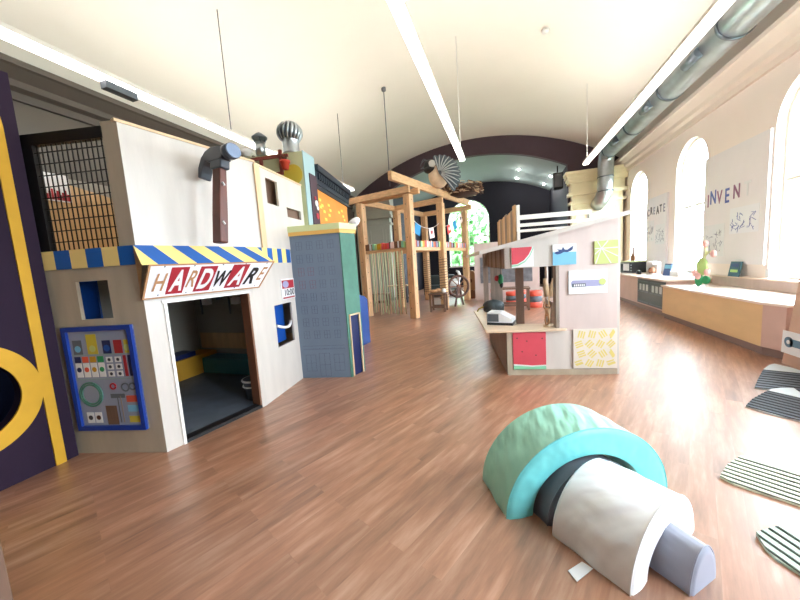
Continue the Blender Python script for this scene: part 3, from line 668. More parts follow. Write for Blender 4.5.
# ------------------------------------------------------------------ giant hammer
t = thing('giant_hammer', 'giant claw hammer with dark red wooden handle hung on the upper store wall', 'hammer', tuple(A) + (1.9,))
hx = .575; hy = -.27
MH = MA @ Matrix.Translation((hx, hy, 1.865)) @ Matrix.Rotation(math.radians(6.5), 4, 'Y') @ Matrix.Rotation(math.radians(-84), 4, 'Z') @ Matrix.Diagonal((1, 1, .87, 1))
b = MB(MH)
rows = [(-.052, 0, .042), (-.055, .3, .045), (-.048, .6, .04), (-.045, .82, .036)]
vs = []
for w_, z_, d_ in rows: vs += [(-.062 + .004 * z_, -d_, z_), (.058 + w_ * 0 - .01 * z_, -d_, z_), (.058 - .01 * z_, d_, z_), (-.062 + .004 * z_, d_, z_)]
fs = [(0, 3, 2, 1), (12, 13, 14, 15)]
for k in range(3):
    for j in range(4): fs.append((4 * k + j, 4 * k + (j + 1) % 4, 4 * k + 4 + (j + 1) % 4, 4 * k + 4 + j))
b.raw(vs, fs, 'walnut'); b.build('handle', t, bevel=.012)
b = MB(MH); b.box((-.075, -.05, .8), (.08, .05, .93), 'hammer_head'); b.build('neck', t, bevel=.012)
b = MB(MH); prof_ = []
cl = [(-.245, .74), (-.24, .85), (-.2, .95), (-.14, 1.01), (-.06, 1.04), (.05, 1.03), (.1, 1.0), (.1, .9), (.06, .88), (-.08, .88), (-.13, .9), (-.16, .86), (-.185, .79), (-.2, .73), (-.22, .73)]
b.prism([(x, -.055, z) for x, z in cl], (0, .11, 0), 'hammer_head'); b.build('claw_head', t, bevel=.01)
b = MB(MH); dirx = Vector((.32, -.03, -.0)).normalized(); p0 = Vector((.05, 0, .955))
b.tube([p0, p0 + dirx * .08], .05, 'hammer_head', 20); b.tube([p0 + dirx * .06, p0 + dirx * .08, p0 + dirx * .16], [.055, .078, .078], 'hammer_head', 24); b.build('striking_head', t)
b = MB(MH); b.tube([p0 + dirx * .159, p0 + dirx * .17], [.076, .07], 'hammer_face', 24); b.build('striking_face', t, label='pale blue grey striking face')
for z_ in (.2, .62):
    b = MB(MH); b.tube([(.062, -.02, z_ + .03), (.066, .0, z_)], .009, 'white', 6); b.tube([(-.05, .03, z_), (-.24, .1, z_ - .03)], .006, 'black', 6); b.build('mounting_wire', t)
b = MB(); 
M9 = MH @ Matrix.Translation((-.0, -.034, .1)) @ Matrix.Rotation(-PI / 2, 4, 'Y')
b.build  # handle lettering is too worn to read
# ------------------------------------------------------------------ grey tower house
D = Vector((-2.84, 3.82)); E = Vector((-2.13, 3.96)); G = Vector((-2.055, 4.26)); Hh = Vector((-2.3, 4.72)); I_ = Vector((-2.82, 4.68))
t = thing('tower_house', 'tall grey play house with printed windows and pale green cap', 'play house', (-2.5, 4.3, 0))
b = MB(); b.plan([D, E, G + Vector((-.12, .02)), Hh, I_], 0, 2.06, 'tower_grey'); 
b.f = b.f; b.build('body', t)
MT = frame(D, E - D); w_ = (E - D).length
ME = frame(E, G - E); ge = (G - E).length
b = MB(); wall_panel(b, ME, 0, ge, 0, 2.06, .02, 'tower_green', [(.06, .25, .0, .88)], y0=-.02); b.build('green_side', t, label='green side panel')
b = MB(ME); b.box((.04, -.035, 0), (.06, -.0, .9), 'trim_tan'); b.box((.25, -.035, 0), (.27, -.0, .9), 'trim_tan'); b.box((.04, -.035, .88), (.27, 0, .9), 'trim_tan'); b.build('door_frame', t, label='tan door frame')
b = MB(ME); b.box((.06, -.01, 0), (.25, -.003, .88), 'navy'); b.build('doorway_dark', t, label='navy sheet painted as the dark inside of the doorway')  # flat navy sheet, the shade inside the door is its colour
def cap(z0, z1, o, m, n):
    c0 = (D + E + G + Hh + I_) / 5; pts = [p + (p - c0).normalized() * o for p in (D, E, G, Hh, I_)]
    b = MB(); b.plan(pts, z0, z1, m); b.build(n, t)
cap(2.04, 2.09, .035, 'cap_yellow', 'yellow_band'); cap(2.09, 2.17, .05, 'cap_green', 'cap')
b = MB(MT); rnd = random.Random(3)
def ln(x0, z0, x1, z1, m='tower_line'): b.box((x0, -.002, z0), (x1, .001, z1), m)
def winbox(x, z, w, h, m='tower_line', mull=True):
    global b
    b = MB(MT); e = .004; ln(x, z, x + w, z + e, m); ln(x, z + h, x + w, z + h + e, m); ln(x, z, x + e, z + h, m); ln(x + w - e, z, x + w, z + h, m)
    if mull: ln(x + w / 2 - e / 2, z, x + w / 2 + e / 2, z + h, m); ln(x, z + h * .5, x + w, z + h * .5 + e, m)
    b.build('printed_window', t)
for r_ in range(8):
    for c_ in range(4): winbox(.09 + c_ * .15 + rnd.uniform(-.008, .008), .58 + r_ * .18, .085, .11, 'tower_line_red' if (r_ in (4, 5) and c_ < 2) else 'tower_line')
winbox(.08, .1, .15, .24); winbox(.5, .1, .15, .24); winbox(.28, .02, .16, .34); b = MB(MT); ln(.05, .42, w_ - .05, .424); ln(.05, .47, w_ - .05, .474)
for k in range(22): ln(.06 + k * .028, .43, .075 + k * .028, .434)
b.build('printed_frieze', t)
# blue panel just past the tower
b = MB(); p = [(0, 0), (.5, 0), (.5, .9), (.38, .98), (.2, 1.02), (.06, .98), (0, .9)]
Mb = frame((-2.73, 5.45), (.06, .5)); b.prism([(x, 0, z) for x, z in p], (0, .05, 0), 'blue', M=Mb)
b.box((-2.9, 5.46, 0), (-2.79, 5.98, .06), 'blue')
tag(b.build('play_slide', bevel=.008), 'upright glossy blue panel with rounded top just behind the grey tower house', 'slide')
# ------------------------------------------------------------------ rooftop box, pillar and facades behind the store
t = thing('rooftop_box', 'pale green box block with blue side rising behind the plywood store', 'play house', (-3.4, 4.5, 0))
P1, P2, P3, P4 = (-2.85, 4.36), (-2.89, 4.72), (-4.1, 4.75), (-4.15, 4.14)
b = MB(); b.plan([P1, P2, P3, P4], 0, 3.35, 'box_green'); b.build('body', t)
Mg = frame(P4, Vector(P1) - Vector(P4)); gl = (Vector(P1) - Vector(P4)).length
Mbp = frame(P1, Vector(P2) - Vector(P1)); bl = (Vector(P2) - Vector(P1)).length
b = MB(Mbp); b.box((-.005, -.015, 0), (bl, -.001, 3.355), 'pillar_blue'); b.build('blue_side', t, label='pale blue side')
b = MB(Mbp); b.box((.13, -.03, 0), (bl, -.016, 3.06), 'facade_purple'); b.build('purple_banner', t, label='dark purple panel')
b = MB(Mbp); b.disc((.28, -.031, 2.62), .05, .006, 'white', 12); b.disc((.31, -.031, 2.55), .035, .006, 'white', 12); b.disc((.25, -.031, 2.7), .03, .006, 'red', 12); b.disc((.28, -.031, 2.42), .05, .006, 'red', 12); b.build('white_emblem', t)
b = MB(Mg); b.disc((gl - .17, -.002, 3.02), .15, .008, 'olive', 32); b.build('olive_disc', t, label='round olive disc')
b = MB(Mg)
for q in (((gl - .8, -.08, 3.27), (gl - .2, -.04, 3.31)), ((gl - .64, -.08, 3.02), (gl - .32, -.04, 3.06)), ((gl - .66, -.08, 3.02), (gl - .62, -.04, 3.31)), ((gl - .34, -.08, 3.02), (gl - .3, -.04, 3.38))): b.box(*q, 'red_brown')
b.build('red_railing', t, label='red brown railing')
t2 = thing('flower_pot', 'small terracotta pot with a dark plant hung on the red railing', 'pot', (-3.08, 4.2, 3.05))
pm = Mg @ Matrix.Translation((gl - .24, -.09, .77)) @ Matrix.Scale(.75, 4)
b = MB(); b.lathe([(.06, 0), (.085, .13), (.1, .13), (.1, .17), (.07, .17)], 'terracotta', 16, M=pm @ Matrix.Translation((0, 0, 3.08))); b.build('pot', t2)
b = MB(pm); 
for k in range(7): a = k * .9; b.tube([(0, 0, 3.2), (.04 * math.cos(a), .02 * math.sin(a), 3.3), (.08 * math.cos(a), .05 * math.sin(a), 3.36)], [.012, .01, .003], 'bark', 6)
b.build('plant', t2)
# turbine vent
t = thing('turbine_vent', 'round finned metal turbine vent on the green rooftop box', 'vent', (-3.05, 4.42, 3.35))
T0 = loc(-3.07, 4.42, 3.35) @ Matrix.Diagonal((.88, .88, .8, 1))
b = MB(); b.lathe([(.15, 0), (.15, .03), (.14, .05), (.14, .2), (.145, .24), (.15, .26)], 'galv', 28, M=T0); b.build('neck', t)
b = MB(); b.lathe([(.12, .25), (.185, .33), (.195, .4), (.17, .48), (.1, .54), (.01, .56)], 'galv_dark', 24, M=T0); b.build('core', t)
for k in range(18):
    b = MB(); a0_ = 2 * PI * k / 18
    P_ = []
    for j in range(9):
        f = j / 8; z_ = .245 + .325 * f; r_ = .21 * math.sin(PI * (.18 + .7 * f)) ** .6; a = a0_ + .35 * f
        P_.append((r_, a, z_))
    vs = []
    for r_, a, z_ in P_: vs += [(r_ * math.cos(a), r_ * math.sin(a), z_), ((r_ + .012) * math.cos(a + .2), (r_ + .012) * math.sin(a + .2), z_), ((r_ + .006) * math.cos(a + .2), (r_ + .006) * math.sin(a + .2), z_), ((r_ - .006) * math.cos(a), (r_ - .006) * math.sin(a), z_)]
    fs = []
    for j in range(8):
        for q in range(4): fs.append((4 * j + q, 4 * j + (q + 1) % 4, 4 * j + 4 + (q + 1) % 4, 4 * j + 4 + q))
    b.raw(vs, fs, 'galv', True, T0); b.build('fin', t)
b = MB(); b.lathe([(.1, .56), (.08, .575), (.01, .58)], 'galv', 20, M=T0); b.build('top_cap', t)
t = thing('chimney_cowl', 'small grey metal chimney pipe with peaked cowl beside the turbine vent', 'chimney', (-3.5, 4.25, 3.35))
T0 = loc(-3.5, 4.25, 3.35)
b = MB(); b.lathe([(.075, 0), (.075, .2)], 'galv', 20, M=T0); b.build('pipe', t)
b = MB(); b.lathe([(.11, .25), (.115, .27), (.04, .33), (.005, .35)], 'galv_dark', 20, M=T0); b.build('cowl', t)
for k in range(4): a = PI / 4 + PI / 2 * k; b = MB(); b.bar((.065 * math.cos(a), .065 * math.sin(a), .18), (.09 * math.cos(a), .09 * math.sin(a), .27), .015, .015, 'galv_dark', M=T0); b.build('strut', t)
b = MB(); b.lathe([(.06, 0), (.06, .03), (.09, .05), (.09, .09), (.05, .12), (.01, .125)], 'white', 20, M=loc(-3.72, 4.2, 3.35)); tag(b.build('mushroom_vent'), 'low white mushroom vent left of the chimney cowl', 'vent')
t = thing('orange_facade', 'orange play facade with yellow brick marks and black cornice', 'play house', (-3.2, 5.6, 0))
Fa, Fb = Vector((-2.93, 4.76)), Vector((-3.27, 6.55)); MF = frame(Fa, Fb - Fa); fw_ = (Fb - Fa).length
b = MB(); wall_panel(b, MF, 0, fw_, 0, 2.9, .3, 'facade_orange', [(.62, .72, 2.0, 2.36), (.8, .9, 2.0, 2.36)]); b.build('wall', t)
b = MB(MF); b.box((.6, .2, 1.98), (.92, .22, 2.38), 'wall_black'); b.build('window_backing', t, label='dark windows')
b = MB(MF)
for k, (x, z) in enumerate(((.12, 2.72), (.14, 2.6), (.22, 2.64), (.3, 2.55), (.55, 2.7), (.62, 2.62), (.55, 2.52), (1.15, 2.66), (1.35, 2.72), (1.42, 2.62), (1.5, 2.55), (1.0, 2.32), (1.05, 2.25), (.12, 2.2), (.15, 2.12), (1.55, 2.35), (1.6, 2.25), (.35, 2.42), (1.3, 2.1))): b.box((x, -.006, z), (x + .11, .001, z + .045), 'brick_yellow')
b.build('brick_marks', t, label='yellow brick marks')
b = MB(MF); b.box((-.02, -.03, 2.9), (fw_ + .03, .32, 2.96), 'cornice_black'); b.box((-.02, -.05, 2.96), (fw_ + .03, .32, 3.16), 'cornice_black'); b.box((-.04, -.1, 3.16), (fw_ + .05, .34, 3.26), 'cornice_black')
for k in range(18): b.box((.04 + k * .1, -.08, 3.04), (.09 + k * .1, -.05, 3.14), 'cornice_black')
b.build('cornice', t, label='black toothed cornice')
b = MB(); b.tube([(-3.5, 7.2, 0), (-3.5, 7.2, 2.6)], .025, 'galv_dark', 8); q = b.build('pole'); tag(q, 'slim grey pole with white lamp head behind the orange facade', 'lamp'); b = MB(); b.ball((-3.42, 7.15, 2.62), (.19, .12, .1), 'foam_white', rot=Matrix.Rotation(-.6, 4, 'Y')); b.build('lamp_head', q, label='pale lilac white lamp head')
# ------------------------------------------------------------------ timber loft frame
QA, QB = Vector((-4.12, 9.2)), Vector((-2.48, 8.75)); QC, QE = Vector((-1.93, 10.6)), Vector((-3.6, 11.1)); QD, QF = Vector((-1.42, 12.8)), Vector((-3.1, 13.2))
loft = thing('timber_frame', 'tall open pine post and beam frame in the middle of the hall', 'frame', (-2.8, 10.6, 0))
ua = (QB - QA).normalized(); ud = (QD - QB).normalized()
ang = math.atan2(ua.y, ua.x)
for i, q in enumerate((QA, QB, QC, QD, QE, QF)):
    M = loc(q.x, q.y, 0, ang); b = MB(M); b.box((-.105, -.105, 0), (.105, .105, 3.46), 'pine')
    po = b.build('post', loft, bevel=.012)
    for z in (.3, .75, 1.25, 1.7, 2.3, 2.8, 3.2):
        b = MB(M); b.tube([(-.03, -.108, z), (-.03, -.1, z)], .014, 'black', 8); b.build('bolt_hole', po); b = MB(M); b.tube([(.1, .0, z + .12), (.108, .0, z + .12)], .014, 'black', 8); b.build('bolt_hole', po)
    if i >= 2 and i != 3:
        b = MB(M)
        for k in range(16): 
            z = .35 + k * .085; w2 = .12; b.tube([(-w2, -w2, z), (w2, -w2, z + .02), (w2, w2, z + .03), (-w2, w2, z + .05), (-w2, -w2, z + .085)], .01, 'nest_dark', 6, caps=False)
        b.build('rope_wrap', po, label='dark rope wound around the post')
def beam(a, c, ea, ec, z0, z1, off, name='beam', w=.09, m='pine_h', lab=None):
    d = (c - a).normalized(); n_ = Vector((-d.y, d.x)) * off; M = frame(a - d * ea + n_, d); b = MB(M); L_ = (c - a).length + ea + ec
    b.box((0, -w / 2, z0), (L_, w / 2, z1), m); return b.build(name, loft, bevel=.01, label=lab)
beam(QA, QB, .45, .1, 3.5, 3.68, -.06); beam(QA, QB, .3, .3, 3.46, 3.62, .12)
beam(QB, QD, .92, .35, 3.68, 3.9, -.05, w=.11); beam(QA, QF, .1, .2, 3.46, 3.64, .05)
beam(QE, QC, .1, .1, 3.46, 3.64, 0); beam(QF, QD, .1, .3, 3.46, 3.64, 0)
beam(QA, QB, 0, 0, 1.93, 2.03, 0, 'shelf_rail'); beam(QB, QD, 0, 0, 1.93, 2.03, 0, 'shelf_rail'); beam(QE, QC, 0, 0, 1.93, 2.03, 0, 'shelf_rail')
cm = ['brown', 'nest', 'melon_green', 'tan', 'olive', 'facade_orange', 'melon', 'terracotta', 'dark_wood', 'cloth_pink', 'lilac', 'purple', 'toy_green', 'yellow', 'orange_red', 'white']
t = thing('fabric_rolls', 'row of upright coloured fabric strips on the front rail of the timber frame', 'fabric', tuple(QA) + (2.03,))
def strips(a, c, n, seq, t):
    d = c - a; M = frame(a, d); L_ = d.length; rnd = random.Random(n); x = .12
    k = 0
    while x < L_ - .14:
        w = rnd.uniform(.035, .085); b = MB(M); b.box((x, -.07, 2.035), (x + w, .07, 2.03 + rnd.uniform(.17, .2)), seq[k % len(seq)]); b.build('fabric_strip', t, bevel=.006); x += w + .004; k += 1
strips(QA, QB, 5, ['brown', 'nest', 'white', 'brown', 'melon_green', 'toy_green', 'yellow', 'yellow', 'facade_orange', 'melon', 'orange_red', 'terracotta', 'melon', 'dark_wood', 'cloth_pink', 'cloth_pink'], t)
t = thing('fabric_rolls', 'row of coloured fabric strips on the right side rail of the timber frame', 'fabric', tuple(QB) + (2.03,))
strips(QB, QD, 9, ['tan', 'terracotta', 'slate', 'lilac', 'brown', 'purple', 'melon_green', 'toy_green', 'yellow', 'facade_orange', 'melon', 'orange_red', 'cloth_pink', 'cloth_pink', 'tan', 'cloth_pink', 'red', 'cloth_pink', 'cloth_blue', 'tan'], t)
t = thing('string_curtain', 'curtain of pale hanging strings across the front bay of the timber frame', 'curtain', tuple(QA) + (2.0,))
M = frame(QA, QB - QA); rnd = random.Random(11); L_ = (QB - QA).length
for k in range(22):
    x = .3 + (L_ - .55) * k / 21 + rnd.uniform(-.02, .02); l = rnd.uniform(.0, .12); m = ('string_green', 'string_cream', 'string_green', 'string_tan')[k % 4]
    b = MB(M); b.tube([(x, -.05, 1.95), (x + rnd.uniform(-.01, .01), -.05, 1.1), (x + rnd.uniform(-.02, .02), -.05, l + .06)], .013, m, 5); b.build('string', t)
# bunting
def bunting(p, q, sag, flags, label):
    t = thing('bunting', label, 'bunting', tuple(p), group=None)
    p = Vector(p); q = Vector(q); P = [p.lerp(q, k / 12) - Vector((0, 0, sag * 4 * (k / 12) * (1 - k / 12))) for k in range(13)]
    b = MB(); b.tube(P, .008, 'white', 5); b.build('cord', t)
    d = (q - p); d.z = 0; d.normalize()
    for f, m, m2, kind in flags:
        c = p.lerp(q, f) - Vector((0, 0, sag * 4 * f * (1 - f))); sl = (q.z - p.z) - 0 + 0; slope = ((q.z - p.z) - sag * 4 * (1 - 2 * f)) / max(.3, (Vector((q.x, q.y)) - Vector((p.x, p.y))).length)
        M = frame((c.x, c.y), d, c.z) @ Matrix.Rotation(-math.atan(slope), 4, 'Y')
        b = MB(M); b.box((-.15, -.004, -.31), (.15, .004, 0), m); fo = b.build('flag', t)
        if m2:
            b = MB(M)
            if kind == 'heart': b.prism([(0, -.005, -.22), (-.07, -.005, -.14), (-.065, -.005, -.09), (-.035, -.005, -.07), (0, -.005, -.1), (.035, -.005, -.07), (.065, -.005, -.09), (.07, -.005, -.14)], (0, -.004, 0), m2)
            else: b.disc((0, -.005, -.14), .06, .004, m2, 14)
            b.build('print', fo)
bunting((QC.x + .03, QC.y + .12, 2.7), (QD.x - .02, QD.y - .12, 3.45), .1, [(.24, 'cloth_red', 'cloth_pink', 'dot'), (.52, 'cloth_blue', None, ''), (.82, 'cloth_pink', 'black', 'dot')], 'three flags, red, blue and pale, at the right bay of the timber frame')
bunting((QB.x + .02, QB.y + .14, 2.85), (QC.x - .05, QC.y - .13, 2.8), .22, [(.22, 'cloth_blue', None, ''), (.68, 'cloth_pink', 'red', 'heart')], 'blue flag and pale flag with red heart on the timber frame')
bunting((QA.x + .9, QA.y + 1.5, 3.3), (QB.x, QB.y + .3, 2.9), .05, [(.45, 'cloth_pink', 'red', 'dot')], 'single pale pink flag with red spot behind the front post')
# rolled cushions etc. under the frame
def table(name, x, y, w, d, h, m, ml, label, cat='table', rz=0.):
    t = thing(name, label, cat, (x, y, 0), rz); M = loc(x, y, 0, rz)
    b = MB(M); b.box((-w / 2, -d / 2, h - .04), (w / 2, d / 2, h), m); b.build('tabletop', t, bevel=.005)
    for sx in (-1, 1):
        for sy in (-1, 1):
            b = MB(M); b.box((sx * (w / 2 - .05) - .03, sy * (d / 2 - .05) - .03, 0), (sx * (w / 2 - .05) + .03, sy * (d / 2 - .05) + .03, h - .04), ml); b.build('leg', t)
    b = MB(M); b.box((-w / 2 + .06, -d / 2 + .035, .12), (w / 2 - .06, -d / 2 + .065, .18), ml); b.build('stretcher', t); b = MB(M); b.box((-w / 2 + .06, d / 2 - .065, .12), (w / 2 - .06, d / 2 - .035, .18), ml); b.build('stretcher', t)
    return t
table('work_table', -2.02, 10.0, .55, .5, .58, 'brown_wood', 'brown_wood', 'small brown wooden table under the timber frame')
b = MB(); b.ball((-2.15, 9.95, .64), (.15, .1, .06), 'tan'); b.ball((-2.02, 10.0, .66), (.1, .1, .07), 'tan'); tag(b.build('cloth_bundle'), 'tan cloth bundle on the small brown table', 'cloth')
b = MB(); b.ball((-1.84, 10.0, .65), (.075, .09, .075), 'white'); tag(b.build('white_bundle'), 'white cloth bundle on the small brown table', 'cloth')
t = thing('spinning_wheel', 'dark wooden spoked wheel standing on feet by the right post of the frame', 'wheel', (-1.55, 11.2, 0))
M = loc(-1.52, 11.1, .68, .5)
b = MB(); b.tube([(.36 * math.cos(a), 0, .36 * math.sin(a)) for a in [2 * PI * k / 28 for k in range(29)]], .045, 'dark_wood', 8, caps=False, M=M); b.build('rim', t)
b = MB(); b.tube([(0, -.07, 0), (0, .07, 0)], .06, 'brown', 12, M=M); b.build('hub', t)
for k in range(8): a = PI * k / 4; b = MB(); b.tube([(.05 * math.cos(a), 0, .05 * math.sin(a)), (.34 * math.cos(a), 0, .34 * math.sin(a))], .016, 'brown', 6, M=M); b.build('spoke', t)
for sx in (-1, 1): b = MB(); b.bar((sx * .05, sx * .1, 0), (sx * .2, sx * .12, -.68), .06, .04, 'dark_wood', M=M); b.build('leg', t)
t = thing('display_horse', 'white and tan play machine with drum standing beside the wooden wheel', 'play machine', (-1.75, 11.6, 0))
M = loc(-1.85, 11.75, 0, -.3)
b = MB(M); b.ball((0, 0, .75), (.32, .2, .2), 'white'); b.build('drum', t); b = MB(M); b.tube([(.22, 0, .8), (.34, 0, 1.02), (.28, 0, 1.16), (.2, 0, 1.2)], [.08, .06, .05, .035], 'white', 10); b.build('spout', t)
b = MB(M); b.box((-.3, -.22, .38), (.3, .22, .5), 'grey_wood'); b.build('base_board', t)
for sx in (-1, 1):
    for sy in (-1, 1): b = MB(M); b.bar((sx * .22, sy * .16, .38), (sx * .28, sy * .2, 0), .05, .05, 'white'); b.build('leg', t)
b = MB(); b.tube([(-1.3, 13.2, .72), (-1.25, 13.24, .72)], .42, 'tan', 30, smooth=False); b.tube([(-1.31, 13.19, .72), (-1.24, 13.25, .72)], .08, 'brown', 12)
b.box((-1.4, 13.1, 0), (-1.15, 13.35, .34), 'brown'); tag(b.build('wooden_disc'), 'tan round disc on a block behind the right post of the frame', 'disc')
t = thing('low_sofa', 'dark rounded seat in the shade at the far end of the hall', 'sofa', (-2.9, 14.6, 0))
b = MB(); b.box((-3.6, 14.4, .0), (-2.2, 15.1, .5), 'dark_slate'); b.build('seat', t, bevel=.1); b = MB(); b.box((-3.6, 14.95, .4), (-2.2, 15.2, .95), 'dark_slate'); b.build('backrest', t, bevel=.1)
table('far_table', -4.2, 12.6, .9, .5, .72, 'trim_tan', 'slate', 'narrow pale topped table behind the string curtain')
t = table('low_bench_table', -4.6, 11.6, .6, .4, .5, 'grey_wood', 'brown_wood', 'small grey brown table at the left behind the string curtain')
# bird and nest
t = thing('bird_sculpture', 'large crested bird sculpture with black head and spread striped wing on the beams', 'sculpture', (-1.85, 10.0, 3.7))
BX = loc(-1.85, 10.05, 3.93)
b = MB(BX); b.ball((.0, 0, .22), (.29, .24, .36), 'bird_body', rot=Matrix.Rotation(-.35, 4, 'Y')); b.ball((-.12, 0, .4), (.16, .15, .18), 'bird_body'); bd = b.build('body', t)
b = MB(BX); b.ball((-.22, -.06, .55), (.2, .18, .19), 'black'); b.ball((-.22, -.09, .43), (.19, .18, .11), 'black'); b.build('head', t, label='black head')
b = MB(BX); b.ball((-.13, -.2, .57), (.12, .06, .11), 'white'); b.build('cheek', t, label='white cheek patch')
b = MB(BX); b.tube([(-.39, -.07, .54), (-.52, -.09, .5)], [.045, .004], 'slate', 8); b.build('beak', t)
for k in range(3): b = MB(BX); b.tube([(-.24, -.03, .7), (-.3 - .04 * k, 0, .74 + .02 * k), (-.42 - .04 * k, 0, .78 - .06 * k + .03), (-.5 - .02 * k, 0, .74 - .07 * k)], [.015, .013, .01, .006], 'slate', 6); b.build('crest_feather', t)
for k in range(12):
    a = math.radians(100 - k * 13); r1 = .68 - .008 * k; b = MB(BX); px, pz = .1, .24
    dx, dz = math.cos(a), math.sin(a); nx, nz = -dz, dx; w = .055
    P_ = [(px + dx * r1 * f + nx * s_ * w * (.35 + f * .9) * (1 if f < .93 else .5), -.27 - .04 * math.sin(f * 3) + .012 * (k % 2), pz + dz * r1 * f + nz * s_ * w * (.35 + f * .9) * (1 if f < .93 else .5) - .14 * f * f) for s_, fr in ((-1, (0, .3, .6, .9, 1)), (1, (1, .9, .6, .3, 0))) for f in fr]
    vs = [Vector(p) for p in P_]; vs2 = [v + Vector((0, .015, 0)) for v in vs]
    n_ = len(vs); fs = [(i, i + 1, n_ - 2 - i, n_ - 1 - i) for i in range(4)]
    fs2 = [tuple(x + n_ for x in f[::-1]) for f in fs] + [(i, (i + 1) % n_, n_ + (i + 1) % n_, n_ + i) for i in range(n_)]
    b.raw(vs + vs2, fs + fs2, 'feather'); fo = b.build('wing_feather', t)
    b = MB(BX); b.tube([(px + dx * r1 * f, -.3 - .04 * math.sin(f * 3) + .012 * (k % 2), pz + dz * r1 * f - .14 * f * f) for f in (.12, .4, .7, .96)], [.014, .018, .018, .006], 'feather_pale', 5); b.build('shaft', fo)
for sx in (-.06, .08): b = MB(BX); b.tube([(sx, 0, -.02), (sx, 0, -.1)], .02, 'slate', 6); b.build('leg', t)
t = thing('nest', 'shaggy brown nest of twigs and leaves on the end of the top beam', 'nest', (-1.35, 11.2, 3.9))
rnd = random.Random(5); b = MB(); c0 = Vector((-1.32, 11.6, 3.98))
for k in range(420):
    a = rnd.uniform(0, 2 * PI); R_ = .52 + rnd.uniform(-.16, .2); p = c0 + Vector((R_ * math.cos(a), 1.1 * R_ * math.sin(a), rnd.uniform(-.16, .2)))
    d = Vector((-math.sin(a), math.cos(a), rnd.uniform(-.4, .4))).normalized() * rnd.uniform(.12, .26) + Vector((math.cos(a), math.sin(a), 0)) * rnd.uniform(-.08, .14)
    b.bar(p - d * .5, p + d * .5, rnd.uniform(.02, .07), .012, ('nest', 'nest', 'nest_dark', 'trim_tan')[k % 4])
b.build('twigs', t)
b = MB(loc(c0.x, c0.y, c0.z - .16)); b.lathe([(.01, -.02), (.45, -.02), (.55, .14), (.42, .2), (.3, .08), (.01, .05)], 'nest_dark', 24); b.build('bowl', t)

# ------------------------------------------------------------------ market stand playhouse
O0 = Vector((.01, 4.33)); u_ = Vector((.98720258, .15947119)); MK = frame(O0, u_); DEP = 1.9; W = 1.32; RD = 3.05
stand = thing('market_play_stand', 'pale plywood play stand with slanted roof, counter and fruit pictures', 'play stand', (.6, 5.2, 0))
b = MB(MK); wall_panel(b, MK.inverted() @ MK, 0, W, 0, .575, .03, 'ply_pale'); 
b.build('front_base_wall', stand)
b = MB(MK); b.box((-.004, -.012, 0), (W + .004, .0, .075), 'ply'); b.box((-.005, -.012, .075), (.06, 0, .575), 'ply'); b.build('base_trim', stand)
b = MB(MK); b.box((-.004, .0, 0), (.03, DEP, .575), 'grey_wood')
for k in range(12): b.box((-.012, .02 + k * .157, .02), (-.004, .16 + k * .157, .575), 'grey_wood')
b.build('left_base_wall', stand, label='grey brown slatted side below the counter')
rz = lambda u: 1.675 + .204 * u
b = MB(MK); b.prism([(.645, 0, .575), (W, 0, .575), (W, 0, rz(W)), (.645, 0, rz(.645))], (0, .03, 0), 'ply_pink'); b.build('front_panel', stand)
b = MB(MK); b.prism([(0, 0, 1.41), (.645, 0, 1.41), (.645, 0, rz(.645)), (0, 0, rz(0))], (0, .03, 0), 'ply_pale'); b.build('front_header', stand)
b = MB(MK); b.box((.61, .0, .6), (.65, .12, 1.41), 'grey_wood'); b.build('door_post', stand)
b = MB(); wall_panel(b, MK @ frame((W + .03, 0), (0, 1)), 0, RD, 0, rz(W), .03, 'ply_pale', [(.35, 1.5, .6, 1.6), (1.7, 2.9, .6, 1.6)]); b.build('right_wall', stand)
b = MB(MK); b.box((-.005, .0, 1.41), (.02, DEP, rz(0) - .01), 'grey_wood')
for k in range(12): b.box((-.014, .04 + k * .157, 1.41), (-.005, .18 + k * .157, rz(0) - .01), 'brown_wood' if k % 3 == 1 else 'grey_wood')
b.build('left_header', stand, label='grey brown planks below the roof on the left side')
b = MB(MK); b.prism([(-.32, -.06, rz(-.32)), (1.5, -.06, rz(1.5)), (1.5, -.06, rz(1.5) + .05), (-.32, -.06, rz(-.32) + .05)], (0, RD + .1, 0), 'ply_pale'); b.build('roof', stand)
b = MB(MK); b.prism([(-.1, DEP * .98, 1.41), (-.1 + W, DEP * .98, 1.41), (W, DEP * .98, rz(W)), (0, DEP * .98, rz(0))], (0, .03, 0), 'ply'); b.build('rear_header', stand)
for (x, y, wx, m) in ((.2, .36, .1, 'brown_wood'), (.02, DEP - .22, .2, 'grey_wood'), (.02, RD - .1, .1, 'grey_wood')):
    b = MB(MK); b.box((x, y, .61 if y < 2 else 0), (x + wx, y + .06, 1.42 if y < 2 else rz(.02)), m); b.build('post', stand)
b = MB(MK); b.prism([(-.27, -.05, .585), (-.3, 1.78, .585), (.25, 1.85, .585), (.25, .38, .585), (.66, .3, .585), (.73, -.02, .585), (.7, -.05, .585)], (0, 0, .028), 'ledge'); b.build('counter_top', stand, bevel=.006)
